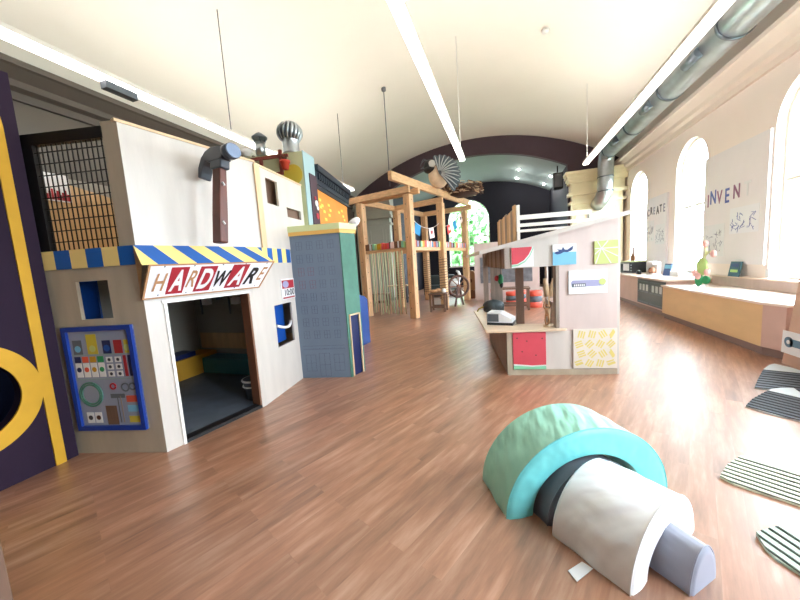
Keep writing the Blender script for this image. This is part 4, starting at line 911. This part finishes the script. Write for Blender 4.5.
# railing on the back of the roof
t = thing('roof_railing', 'pale wooden railing with slatted end standing on the roof of the play stand', 'railing', (.6, 5.4, 1.8))
W2 = MK @ Matrix.Translation((.38, 1.1, 0))
b = MB(W2); b.box((-.0, 0, rz(.38)), (.045, .05, 2.36), 'white_paint'); b.build('corner_post', t)
for z0, z1 in ((2.13, 2.2), (2.02, 2.07), (1.935, 1.975)): b = MB(W2); b.box((.045, 0, z0), (1.1, .03, z1), 'white_paint'); b.build('rail', t)
b = MB(W2); b.box((1.06, 0, rz(1.48)), (1.1, .05, 2.2), 'white_paint'); b.build('end_post', t)
for k in range(10): b = MB(W2); b.box((-.03, .02 + k * .185, rz(.33) + .055), (-.008, .19 + k * .185, 2.33 - .012 * (k * 5 % 4) if k else 2.37), ('ply_tan', 'grey_wood', 'trim_tan')[k % 3]); b.build('slat', t)
b = MB(W2); b.box((-.008, .0, rz(.38)), (.0, 1.86, 1.95), 'grey_wood'); b.box((-.012, 1.83, rz(.3) + .05), (.03, 1.87, 2.2), 'grey_wood'); b.build('slat_rail', t)
# pictures on the stand
def pict(name, x0, z0, x1, z1, m, label, grp=None):
    t = thing(name, label, 'picture', tuple(O0 + u_ * x0) + (z0,)); b = MB(MK); b.box((x0, -.02, z0), (x1, -.001, z1), m); b.build('panel', t); return t
def poly(n, t, pts, m, y=-.0205, d=.002, label=None):
    b = MB(MK); b.prism([(x, y, z) for x, z in pts], (0, -d, 0), m); b.build(n, t, label=label)
def arc(cx, cz, r, a0, a1, n=14, sy=1.): return [(cx + r * math.cos(math.radians(a0 + (a1 - a0) * k / n)), cz + sy * r * math.sin(math.radians(a0 + (a1 - a0) * k / n))) for k in range(n + 1)]
t = pict('melon_picture', .075, 1.42, .345, 1.67, 'white', 'square picture of a watermelon slice under the roof edge')
poly('rind', t, [(.077, 1.66)] + arc(.09, 1.665, .235, -90, 0, sy=1.0)[:0] + [(.077, 1.43), (.15, 1.435), (.24, 1.48), (.3, 1.55), (.342, 1.64), (.342, 1.668)], 'melon_green')
poly('flesh', t, [(.077, 1.665), (.077, 1.45), (.15, 1.453), (.235, 1.495), (.292, 1.56), (.33, 1.64), (.336, 1.665)], 'white', -.0225); poly('flesh', t, [(.077, 1.668), (.077, 1.46), (.145, 1.463), (.225, 1.505), (.282, 1.568), (.32, 1.64), (.326, 1.668)], 'melon', -.0245)
t = pict('whale_picture', .57, 1.415, .845, 1.675, 'white', 'square picture of a dark blue whale over pale blue water')
poly('water', t, [(.571, 1.416), (.844, 1.416), (.844, 1.57), (.571, 1.58)], 'sky_blue')
poly('whale', t, [(.59, 1.565), (.62, 1.55), (.66, 1.555), (.7, 1.575), (.74, 1.57), (.78, 1.585), (.81, 1.645), (.8, 1.6), (.77, 1.62), (.74, 1.6), (.71, 1.605), (.69, 1.64), (.675, 1.605), (.62, 1.612), (.645, 1.59), (.6, 1.58)], 'book_blue', -.0225)
t = pict('citrus_picture', 1.05, 1.4, 1.315, 1.68, 'lime', 'square picture of a lime green citrus slice with white rays')
for a in (0, 50, 118, 180, 222, 250, 300, 330):
    c, s_ = math.cos(math.radians(a)), math.sin(math.radians(a)); cx, cz = 1.13, 1.59; R_ = min(((1.31 - cx) / c if c > .01 else (1.055 - cx) / c if c < -.01 else 9), ((1.675 - cz) / s_ if s_ > .01 else (1.405 - cz) / s_ if s_ < -.01 else 9))
    poly('ray', t, [(cx - s_ * .004, cz + c * .004), (cx + s_ * .004, cz - c * .004), (cx + c * R_ + s_ * .006, cz + s_ * R_ - c * .006), (cx + c * R_ - s_ * .006, cz + s_ * R_ + c * .006)], 'white')
t = pict('banner_poster', .755, 1.045, 1.2, 1.335, 'paper', 'white poster with grey lilac banner below the whale picture')
poly('banner', t, [(.79, 1.13), (1.16, 1.135), (1.16, 1.21), (.8, 1.215), (.78, 1.19)], 'lilac'); poly('banner_end', t, [(.79, 1.13), (.95, 1.132), (.95, 1.175), (.79, 1.175)], 'slate', -.0225)
b = MB(MK); b.disc((1.14, -.021, 1.185), .04, .004, 'lime', 18); b.build('yellow_spot', t)
b = MB(MK)
for k in range(6): b.box((.815 + k * .022, -.026, 1.14), (.828 + k * .022, -.0245, 1.165), 'white')
b.build('lettering', t, label='small unreadable white lettering')
t = pict('melon_picture', .068, .082, .475, .572, 'melon', 'tall red watermelon flesh picture under the counter')
poly('rind', t, [(.069, .083), (.474, .083), (.474, .14), (.3, .133), (.069, .155)], 'white'); poly('rind_green', t, [(.069, .083), (.474, .083), (.474, .125), (.3, .117), (.069, .135)], 'melon_green', -.0225)
for (x, z) in ((.24, .46), (.18, .32), (.35, .27), (.43, .49), (.12, .5)): poly('seed', t, [(x - .012, z), (x, z - .012), (x + .012, z), (x, z + .01)], 'dark_wood')
t = pict('pasta_picture', .805, .085, 1.315, .595, 'pale_cream', 'square cream picture with clusters of yellow strokes near the floor')
rnd = random.Random(2)
for i in range(4):
    for j in range(4):
        cx = .87 + i * .125 + (j % 2) * .03; cz = .15 + j * .125; a = rnd.choice((20, 60, 75, -45, -60, 45))
        b = MB(MK)
        for k in (-1, 0, 1):
            c, s_ = math.cos(math.radians(a)), math.sin(math.radians(a)); px, pz = cx - s_ * k * .03, cz + c * k * .03
            px = min(max(px, .86), 1.26); pz = min(max(pz, .14), .54)
            b.prism([(px - c * .045 - s_ * .009, -.0205 - .0003 * k, pz - s_ * .045 + c * .009), (px + c * .045 - s_ * .009, -.0205 - .0003 * k, pz + s_ * .045 + c * .009), (px + c * .045 + s_ * .009, -.0205 - .0003 * k, pz + s_ * .045 - c * .009), (px - c * .045 + s_ * .009, -.0205 - .0003 * k, pz - s_ * .045 - c * .009)], (0, -.002, 0), 'pasta')
        b.build('stroke_cluster', t)
# things on the counter
t = thing('toy_cash_register', 'grey and white wedge shaped toy register on the stand counter', 'toy', tuple(O0 + u_ * -.06 + Vector((-u_.y, u_.x)) * .42) + (.613,))
Mr = MK @ loc(.0, .44, .613, -.35) @ Matrix.Scale(1.35, 4)
b = MB(Mr); b.box((-.13, -.1, 0), (.13, .12, .025), 'black_plastic'); b.build('base', t)
b = MB(Mr); b.prism([(-.125, -.09, .025), (.125, -.09, .025), (.125, -.09, .06), (-.0, -.09, .125), (-.125, -.09, .13)], (0, .2, 0), 'foam_white'); b.build('body', t)
b = MB(Mr); b.box((-.13, -.095, .03), (-.124, .11, .12), 'slate'); b.box((-.12, -.096, .035), (-.01, -.09, .115), 'slate'); b.build('screen', t, label='grey screen panel')
t = thing('dark_bag', 'dark grey green rounded bag on the far end of the stand counter', 'bag', tuple(at_z(494, 312, .613)))
q = at_z(494, 311, .613); b = MB(loc(q.x, q.y, .613 + .1, .3)); b.ball((0, 0, 0), (.19, .14, .105), 'dark_slate'); b.ball((-.07, -.02, .0), (.13, .13, .1), 'dark_slate'); b.box((-.16, -.1, -.1), (.15, .1, .03), 'dark_slate'); b.build('body', t)
b = MB(loc(q.x, q.y, .613 + .1)); b.tube([(-.16, -.1, .0), (-.26, -.12, -.04), (-.28, -.12, -.085)], .012, 'olive', 6); b.build('cord', t)
t = thing('wooden_figure', 'small jointed wooden figure on a round base at the counter end', 'figure', tuple(O0 + u_ * .53) + (.613,))
Mf = MK @ loc(.53, .12, .613) @ Matrix.Scale(.72, 4)
b = MB(); b.lathe([(.06, 0), (.06, .02), (.02, .03)], 'trim_tan', 20, M=Mf); b.build('base', t)
b = MB(Mf)
for sx in (-1, 1): b.tube([(sx * .012, 0, .025), (sx * .03, 0, .12), (sx * .022, 0, .22)], .014, 'tan', 8)
b.tube([(0, 0, .2), (0, 0, .26), (0, 0, .34)], [.03, .026, .035], 'tan', 10); b.ball((0, 0, .395), (.025, .025, .035), 'tan')
for sx in (-1, 1): b.tube([(sx * .035, 0, .33), (sx * .06, -.02, .38), (sx * .04, -.02, .47)], .011, 'tan', 8)
b.build('body', t)
# hanging toy parrot
b = MB(); q = MK @ Vector((.12, 1.2, 1.2)); b.ball((q.x, q.y, q.z), (.045, .045, .09), 'toy_dark_green'); b.ball((q.x - .06, q.y, q.z + .02), (.04, .04, .05), 'red'); b.ball((q.x + .01, q.y, q.z - .08), (.03, .03, .06), 'black'); b.tube([(q.x, q.y, q.z + .08), (q.x, q.y, 1.66)], .004, 'black', 5)
tag(b.build('toy_parrot'), 'small red and green toy hanging inside the play stand', 'toy')
# low partition beyond the stand, stools and table
b = MB(); b.box((-1.08, 12.5, 0), (1.2, 12.56, 2.16), 'ply_pink'); b.box((1.2, 12.5, 0), (1.9, 12.56, .42), 'ply_pink'); part_ = tag(b.build('partition_wall'), 'pale pink plywood partition wall standing beyond the play stand', 'partition')
b = MB(); b.box((-.87, 12.47, .65), (.96, 12.499, 1.62), 'board_grey'); tag(b.build('metal_board'), 'large speckled grey metal board on the pink partition', 'board')
def stool(x, y, h, r, label):
    t = thing('padded_stool', label, 'stool', (x, y, 0), group='red and grey drum stools')
    for nme, z0, z1, m in (('lower_drum', 0, h * .33, 'orange_red'), ('grey_band', h * .33, h * .7, 'slate'), ('cushion', h * .7, h, 'orange_red')):
        b = MB(); rr = r if m == 'orange_red' else r * .985; b.lathe([(rr - .01, z0), (rr, z0 + .01), (rr, z1 - .015), (rr - .02, z1)], m, 24, M=loc(x, y, 0)); b.build(nme, t)
stool(.85, 10.5, .5, .22, 'red drum stool with grey band right of the table beyond the stand')
stool(.22, 11.2, .42, .2, 'red drum stool standing behind the dark brown table')
stool(-.3, 11.9, .48, .2, 'red drum stool farthest left near the pink partition')
stool(.48, 11.6, .42, .2, 'red drum stool tucked right behind the table, mostly hidden')
table('craft_table', .22, 10.12, .95, .6, .66, 'brown_wood', 'brown_wood', 'dark brown table beyond the play stand')
t = thing('wooden_puppets', 'pair of tan wooden hand puppets on a rod in the stand opening', 'puppet', tuple(O0 + u_ * .9) + (0,))
qq = MK @ Vector((1.02, 1.72, 0))
b = MB(); b.tube([(qq.x, qq.y, 0), (qq.x, qq.y, .85)], .015, 'trim_tan', 8); b.build('rod', t)
for sx in (-.06, .07): b = MB(); b.tube([(qq.x + sx * .4, qq.y, .82), (qq.x + sx * .8, qq.y, .98), (qq.x + sx * 1.1, qq.y, 1.14)], [.055, .05, .025], 'trim_tan', 8); b.build('arm', t)

# ------------------------------------------------------------------ counter, bench and cabinets on the right
t = thing('long_counter', 'long pale counter with pink end under the first windows', 'counter', (3.7, 10, 0))
b = MB(); b.box((3.38, 8.45, .12), (XR - .005, 12.6, .8), 'counter_side'); b.build('body', t)
b = MB(); b.box((3.33, 8.4, .8), (XR - .005, 12.65, .84), 'bench_top'); b.build('worktop', t, bevel=.004)
b = MB(); b.box((3.42, 8.46, 0), (XR - .01, 12.55, .12), 'kick'); b.build('plinth', t)
b = MB(); b.box((3.355, 8.5, .16), (3.378, 10.0, .78), 'slate'); b.build('glass_front_frame', t, label='dark glazed cabinet front')
for k in range(2):
    y0 = 8.54 + k * .73; b = MB(); b.box((3.345, y0, .2), (3.354, y0 + .68, .75), 'glass'); pn = b.build('glass_pane', t)
    for z in (.21, .47, .73): b = MB(); b.box((3.335, y0, z - .01), (3.345, y0 + .68, z + .01), 'galv_dark'); b.build('rail', pn)
    for j in range(3): b = MB(); b.box((3.3785 - .024, y0 + .08 + j * .2, .5), (3.3785 - .026, y0 + .2 + j * .2, .66), 'white'); b.build('label_card', t)
t = thing('long_bench', 'long low bench with honey coloured plywood front under the windows', 'bench', (3.7, 7, 0))
b = MB(); b.box((3.3, 5.56, .12), (XR - .005, 8.44, .7), 'bench_ply'); b.build('front_box', t)
b = MB(); b.prism([(3.3, 5.56, .12), (3.38, 5.3, .12), (XR - .01, 5.3, .12), (XR - .01, 5.56, .12)], (0, 0, .58), 'counter_side'); b.build('end_box', t, label='pinkish end face')
b = MB(); b.prism([(3.26, 8.44, .7), (3.26, 5.54, .7), (3.36, 5.24, .7), (XR - .01, 5.24, .7), (XR - .01, 8.44, .7)], (0, 0, .035), 'bench_top'); b.build('seat_top', t, bevel=.004)
b = MB(); b.prism([(3.34, 8.44, 0), (3.34, 5.6, 0), (3.42, 5.34, 0), (XR - .02, 5.34, 0), (XR - .02, 8.44, 0)], (0, 0, .12), 'kick'); b.build('plinth', t)
b = MB(); b.box((XR - .06, 4.0, .735), (XR - .005, 8.4, .9), 'ply_pink'); b.box((XR - .11, 4.0, .9), (XR - .005, 8.4, .925), 'bench_top'); tag(b.build('wall_ledge'), 'narrow pale wooden ledge along the wall above the bench', 'ledge')
t = thing('work_bench', 'wooden bench with sloped side and wrench label at the right edge', 'work bench', (3.6, 4.4, 0))
b = MB(); b.prism([(3.3, 5.2, 0), (3.3, 5.03, 1.08), (3.3, 3.4, 1.08), (3.3, 3.2, 0)], (.7, 0, 0), 'bench_side'); b.build('body', t, bevel=.004)
b = MB(); b.prism([(3.295, 5.19, .43), (3.295, 5.2, .15), (3.295, 4.3, .15), (3.295, 4.3, .43)], (-.008, 0, 0), 'paper'); pl_ = b.build('label_plate', t, label='white label plate with blue wrench')
b = MB(frame((3.286, 5.13), (0, -1))); b.disc((.0 + .04, 0, .3), .065, .004, 'wrench_blue', 20); b.box((.06, -.004, .255), (.6, 0, .345), 'wrench_blue'); b.build('wrench', pl_); b = MB(frame((3.281, 5.13), (0, -1))); b.disc((.04, 0, .3), .025, .004, 'paper', 12); b.build('wrench_hole', pl_)
# lettered boards on the right wall
MW = frame((XR, 0), (0, -1))                   # u = -y
def board(name, ya, yb, z0, z1, label):
    t = thing(name, label, 'board', (XR, (ya + yb) / 2, z0)); b = MB(MW); b.box((-ya, -.045, z0), (-yb, -.001, z1), 'board_white'); b.build('panel', t); return t
def word(t, s, y, z, size, inks, dz=0., xs=1.):
    u = -y
    for k, ch in enumerate(s):
        b = MB(); b.text(ch, size * (1 + .08 * ((k * 3) % 2)), inks[k % len(inks)], MW @ Matrix.Translation((u, -.047, z + dz * k + .03 * ((k * 2) % 3 - 1) * size * 2)), .003, xs, 0, .006); b.build('letter', t); u += size * (.62 if ch in 'IJ' else .92) * xs * (.55 if ch == 'I' else 1)
t = board('lettered_board', 11.8, 10.5, .9, 3.0, 'tall pale board lettered CREATE with sketches between two windows')
word(t, 'CREATE', 11.72, 2.52, .28, ['ink_pale', 'ink', 'ink_pale', 'ink', 'ink', 'ink_pale'], xs=.78)
def sketch(t, y0, y1, z0, z1, m, seed, bg=None):
    rnd = random.Random(seed); b = MB(MW)
    if bg: b.box((-y0, -.049, z0), (-y1, -.045, z1), bg)
    sk = b.build('sketch_sheet', t) if bg else t
    b = MB(MW)
    for k in range(34):
        u = -y0 + rnd.uniform(.08, .92) * (y0 - y1); z = z0 + rnd.uniform(.12, .75) * (z1 - z0); l = rnd.uniform(.03, .14); a = rnd.uniform(0, PI)
        b.bar((u - l * math.cos(a) * .5, -.051, z - l * math.sin(a) * .5), (u + l * math.cos(a) * .5, -.051, z + l * math.sin(a) * .5), .003, .008, m)
    b.build('sketch_lines', sk)
sketch(t, 11.75, 11.25, 1.75, 2.35, 'ink_pale', 1, 'paper'); sketch(t, 11.15, 10.6, 1.65, 2.2, 'ink_pale', 2, 'paper')
t = board('lettered_board', 8.83, 7.05, 1.15, 3.35, 'tall pale board lettered INVENT with two sketches above the long bench')
word(t, 'INVEN', 8.7, 2.36, .36, ['ink_rose', 'ink_blue'], xs=.72); word(t, 'T', 7.6, 2.4, .36, ['paper'], xs=.8)  # near-white T: the glare over this letter is put into its colour
sketch(t, 8.75, 8.1, 1.3, 1.95, 'ink_pale', 3, 'paper'); sketch(t, 7.95, 7.2, 1.72, 2.2, 'ink_blue', 4, 'sign_white')
# things on the counter
CZ = .84
t = thing('toaster_oven', 'dark toaster oven with pale top on the far end of the counter', 'oven', (3.95, 11.75, CZ))
Mo = loc(3.8, 11.72, CZ, -PI / 2 + .25)
b = MB(Mo); b.box((-.3, -.2, .0), (.3, .2, .33), 'black_plastic'); b.build('body', t, bevel=.01); b = MB(Mo); b.box((-.31, -.21, .33), (.31, .21, .36), 'cap_green'); b.build('top', t)
b = MB(Mo); b.box((-.14, -.206, .07), (.14, -.2, .28), 'foam_white'); b.build('door_glass', t); b = MB(Mo); b.tube([(-.2, -.23, .29), (.18, -.23, .29)], .01, 'steel', 8); b.build('handle', t)
for k in range(3): b = MB(Mo); b.tube([(.25, -.2, .08 + k * .08), (.25, -.22, .08 + k * .08)], .02, 'steel', 12); b.build('knob', t)
b = MB(); b.lathe([(.05, 0), (.06, .02), (.06, .14), (.025, .22), (.02, .34), (.022, .42)], 'brown', 16, M=loc(3.84, 11.85, CZ + .36)); tag(b.build('dark_bottle'), 'dark slim bottle standing on the toaster oven', 'bottle')
q = at_z(650, 275, CZ)
t = thing('coffee_maker', 'white and brown coffee maker on the counter left of the blue book', 'coffee maker', (3.85, 10.3, CZ)); Mo = loc(3.8, 10.3, CZ, -1.2)
b = MB(Mo); b.box((-.11, -.1, 0), (.11, .12, .03), 'white'); b.box((-.11, .03, .03), (.11, .12, .34), 'white'); b.box((-.11, -.1, .28), (.11, .03, .36), 'white'); b.build('body', t, bevel=.01)
b = MB(); b.lathe([(.06, 0), (.08, .05), (.075, .12), (.05, .16)], 'brown', 18, M=Mo @ Matrix.Translation((0, -.03, .035))); b.build('jug', t)
b = MB(loc(3.87, 9.75, CZ, -1.3, rx=-.2)); b.box((-.11, 0, 0), (.11, .03, .3), 'book_blue'); b.box((-.1, -.002, .18), (.1, .0, .27), 'sky_blue'); tag(b.build('blue_book'), 'upright dark blue book on the counter beside the coffee maker', 'book')
b = MB(loc(3.85, 9.3, CZ, -1.4)); b.box((-.14, -.0, 0), (.14, .18, .13), 'white'); b.box((-.12, -.004, .02), (.12, 0, .11), 'paper'); tag(b.build('white_tray', bevel=.01), 'low white tray at the near end of the counter', 'tray')
b = MB(); b.ball((3.62, 10.72, CZ + .06), (.06, .1, .06), 'black_plastic'); b.box((3.58, 10.66, CZ), (3.66, 10.78, CZ + .05), 'black_plastic'); tag(b.build('tape_dispenser'), 'small black tape dispenser in front of the toaster oven', 'dispenser')
# craft cactus
t = thing('craft_cactus', 'green craft cactus with pink round blossoms leaning at the ledge', 'craft', (3.62, 7.98, .735))
M = loc(3.66, 7.82, .735, -1.2) @ Matrix.Scale(.8, 4)
b = MB(M); b.ball((-.02, 0, .17), (.1, .04, .17), 'toy_dark_green'); b.ball((.13, .02, .17), (.11, .035, .1), 'toy_dark_green'); b.build('lower_pads', t)
b = MB(M); b.ball((.05, 0, .5), (.14, .04, .22), 'toy_green'); b.build('upper_pad', t, label='light green pad')
b = MB(M); b.tube([(.09, 0, .68), (.13, 0, .85), (.12, 0, .98)], .025, 'cap_green', 8); b.tube([(.13, 0, .78), (.24, 0, .86), (.3, 0, .8)], .02, 'cap_green', 8); b.build('stem', t)
for c in ((.12, -.02, 1.04), (.32, -.02, .8), (-.1, -.03, .34), (.2, -.03, .36), (-.02, -.03, .26)): b = MB(M); b.ball(c, (.075, .04, .085), 'toy_pink'); b.build('blossom', t)
b = MB(loc(4.06, 7.62, .926, -1.57, rx=-.16)); b.box((-.14, 0, 0), (.14, .025, .28), 'book_teal'); b.box((-.1, -.002, .08), (.1, 0, .13), 'toy_green'); b.box((-.11, -.002, .17), (.09, 0, .24), 'book_blue'); tag(b.build('teal_book'), 'teal picture book propped on the wall ledge', 'book')
b = MB(MW); b.box((-6.98, -.05, .95), (-6.9, -.001, 1.08), 'white'); b.box((-6.955, -.056, 1.0), (-6.925, -.05, 1.04), 'paper'); tag(b.build('light_switch'), 'small white wall switch right of the teal book', 'switch')

# ------------------------------------------------------------------ foam arches
def foam(name, label, foot, ang, R, h, th, L, m_side, m_face, solid=False):
    ax = Vector((math.cos(ang), math.sin(ang), 0)); bb = Vector((-ax.y, ax.x, 0))
    c = Vector((foot[0], foot[1], 0)) + bb * R; n = 36
    t = thing(name, label, 'foam block', (c.x, c.y, 0))
    def P(r, hh, k, d): a = PI * k / n; return c - bb * r * math.cos(a) + Vector((0, 0, hh * math.sin(a))) - ax * d
    e = .012
    b = MB(); vs = []; fs = []
    prof = [(0 + e, 0), (L * .25, .0), (L * .5, .004), (L * .75, .0), (L - e, 0)]
    rnd = random.Random(int(R * 1000)); 
    NJ = 9
    for j in range(NJ + 1):
        d = e + (L - 2 * e) * j / NJ
        for k in range(n + 1):
            wob = .004 * math.sin(k * .9 + j * .7) * math.sin(PI * j / NJ) + .003 * math.sin(k * 2.1 - j * 1.3) * math.sin(PI * j / NJ)
            vs.append(P(R + wob, h + wob, k, d))
    for j in range(NJ):
        for k in range(n): a = j * (n + 1) + k; fs.append((a, a + 1, a + n + 2, a + n + 1))
    b.raw(vs, fs, m_side, True)
    if not solid:
        Ri, hi = R - th, h - th
        vs = [P(Ri, hi, k, d) for d in (e, L - e) for k in range(n + 1)]; b.raw(vs, [(k + 1, k, n + 1 + k, n + 2 + k) for k in range(n)], m_side, True)
    else: Ri, hi = .001, .001
    b.raw([P(R, h, 0, e), P(Ri, hi, 0, e), P(Ri, hi, 0, L - e), P(R, h, 0, L - e), P(R, h, n, e), P(Ri, hi, n, e), P(Ri, hi, n, L - e), P(R, h, n, L - e)], [(0, 1, 2, 3), (7, 6, 5, 4)], m_side)
    b.build('cover', t)
    for d, s_ in ((0, 1), (L, -1)):
        f = MB(); rows = [(1., e), (.985, 0.)]; vs = []
        d0 = d + e * s_
        NR = 6
        rad = [(R, h, d0), (R - e, h - e, d)] + [(R - e + (Ri + e - R + e) * i / NR, h - e + (hi + e - h + e) * i / NR, d - s_ * (0 if solid else .006) * math.sin(PI * i / NR)) for i in range(1, NR + 1)] + [(Ri, hi, d0)]
        if solid: rad[-1] = (.001, .001, d)
        for r_, h_, dd in rad:
            for k in range(n + 1): vs.append(P(max(r_, .001), max(h_, .001), k, dd))
        fs = []
        for i in range(len(rad) - 1):
            for k in range(n): a = i * (n + 1) + k; fs.append((a, a + 1, a + n + 2, a + n + 1))
        f.raw(vs, fs, m_face, True); f.build('end_face', t)
    b = MB(); b.tube([P(R + .001, h + .001, k, e * .7) for k in range(n + 1)], .0035, m_face, 6); b.build('piping', t)
    return t, P
foam('foam_arch', 'largest soft foam arch, mint green with bright aqua end face', (-.023, 1.827), -1.111, .548, .488, .17, .383, 'mint', 'aqua')
foam('foam_arch', 'charcoal foam arch nested under the mint green one', (.2, 1.83), -.95, .335, .3, .08, .34, 'foam_dark', 'foam_dark')
tw, PW = foam('foam_arch', 'white wrinkled foam arch between the charcoal and pale grey ones', (.504, 1.507), -.743, .335, .312, .15, .405, 'foam_white', 'foam_white')
foam('foam_half_round', 'smallest foam block, pale grey half round poking out of the white arch', (.75, 1.57), -.85, .105, .195, .1, .42, 'foam_grey', 'foam_grey', True)
b = MB(); b.prism([at_z(568, 571, .004), at_z(582, 562, .004), at_z(593, 569, .004), at_z(577, 582, .004)], (0, 0, .003), 'paper'); b.build('care_tag', tw, label='white cloth tag lying on the floor')

# ------------------------------------------------------------------ ridged floor shapes
def mound(name, label, outline, dirn, n, m_step, m_groove, m_top, step, zs=.004):
    t = thing(name, label, 'floor mat', (outline[0][0], outline[0][1], 0), group='ridged leaf shaped floor steps')
    nx, ny = dirn; 
    def clip(pts, off):
        out = []; s = [p[0] * nx + p[1] * ny - off for p in pts]
        for i in range(len(pts)):
            j = (i + 1) % len(pts)
            if s[i] >= 0: out.append(pts[i])
            if (s[i] >= 0) != (s[j] >= 0): f = s[i] / (s[i] - s[j]); out.append((pts[i][0] + (pts[j][0] - pts[i][0]) * f, pts[i][1] + (pts[j][1] - pts[i][1]) * f))
        return out
    base = min(p[0] * nx + p[1] * ny for p in outline); z = .0
    b = MB(); b.plan(outline, 0, .012, m_top); b.build('base_layer', t); z = .012
    for k in range(n):
        g = clip(outline, base + .012 + step * k * 1.0); l = clip(outline, base + .012 + step * k + step * .18)
        if len(g) < 3 or len(l) < 3: break
        b = MB(); b.plan(g, z, z + zs, m_groove); b.build('groove', t); z += zs
        b = MB(); b.plan(l, z, z + zs, m_step if k < n - 1 else m_top); b.build('ridge', t); z += zs
def wing(tip, a, c, d, e, bulge=.03):                 # tip, top start, top end, far side points ... closed by a bowed lower edge
    return [tip, a, c, d, e]
def outline(pts, bow=.0, n=8):
    o = list(pts[:-1]); p, q = Vector(pts[-1]), Vector(pts[0]); d = q - p; nn = Vector((d.y, -d.x)).normalized() * -1
    o += [tuple(p + d * k / n + nn * bow * math.sin(PI * k / n)) for k in range(n)]
    return o
def px_outline(top, low):
    return [tuple(at_z(x, y, 0)[:2]) for x, y in top + low[::-1]]
def ridged(label, top, low, n, a, g, t_, step):
    o = px_outline(top, low); p, q = Vector(o[0]), Vector(tuple(at_z(*low[-1], 0)[:2])); d = (q - p).normalized(); nn = Vector((-d.y, d.x))
    c = sum((Vector(v) for v in o), Vector((0, 0))) / len(o)
    if (c - p).dot(nn) < 0: nn = -nn
    mound('ridged_step', label, o, nn, n, a, g, t_, step)
ridged('cream ridged leaf shaped step nearest the foam arches', [(720, 478), (727, 471), (740, 466), (757, 463), (775, 466), (800, 485), (835, 512), (850, 527)], [(735, 486), (760, 494), (800, 507), (840, 520)], 8, 'mat_cream', 'mat_groove', 'mat_cream', .036)
ridged('sage green ridged step with dark grooves in the lower right corner', [(756, 536), (775, 534), (800, 540), (840, 560), (870, 590)], [(765, 550), (775, 560), (800, 576), (850, 602)], 5, 'mat_sage', 'mat_groove', 'mat_sage', .04)
ridged('dark slate ridged step with pale top, second from the bench', [(746, 407), (752, 403), (761, 400), (771, 397), (780, 395.7), (793, 396), (800, 401), (830, 420), (842, 432)], [(760, 412), (775, 416), (800, 422), (830, 430)], 9, 'mat_dark', 'black', 'mat_pale', .05)
ridged('blue grey ridged step nearest the sloped work bench', [(754.6, 388.6), (757.5, 383), (763, 376), (769, 371.7), (774, 370.3), (792, 375), (820, 384), (845, 398)], [(770, 391), (785, 393), (800, 395), (835, 399)], 9, 'mat_slate', 'black', 'mat_pale', .062)
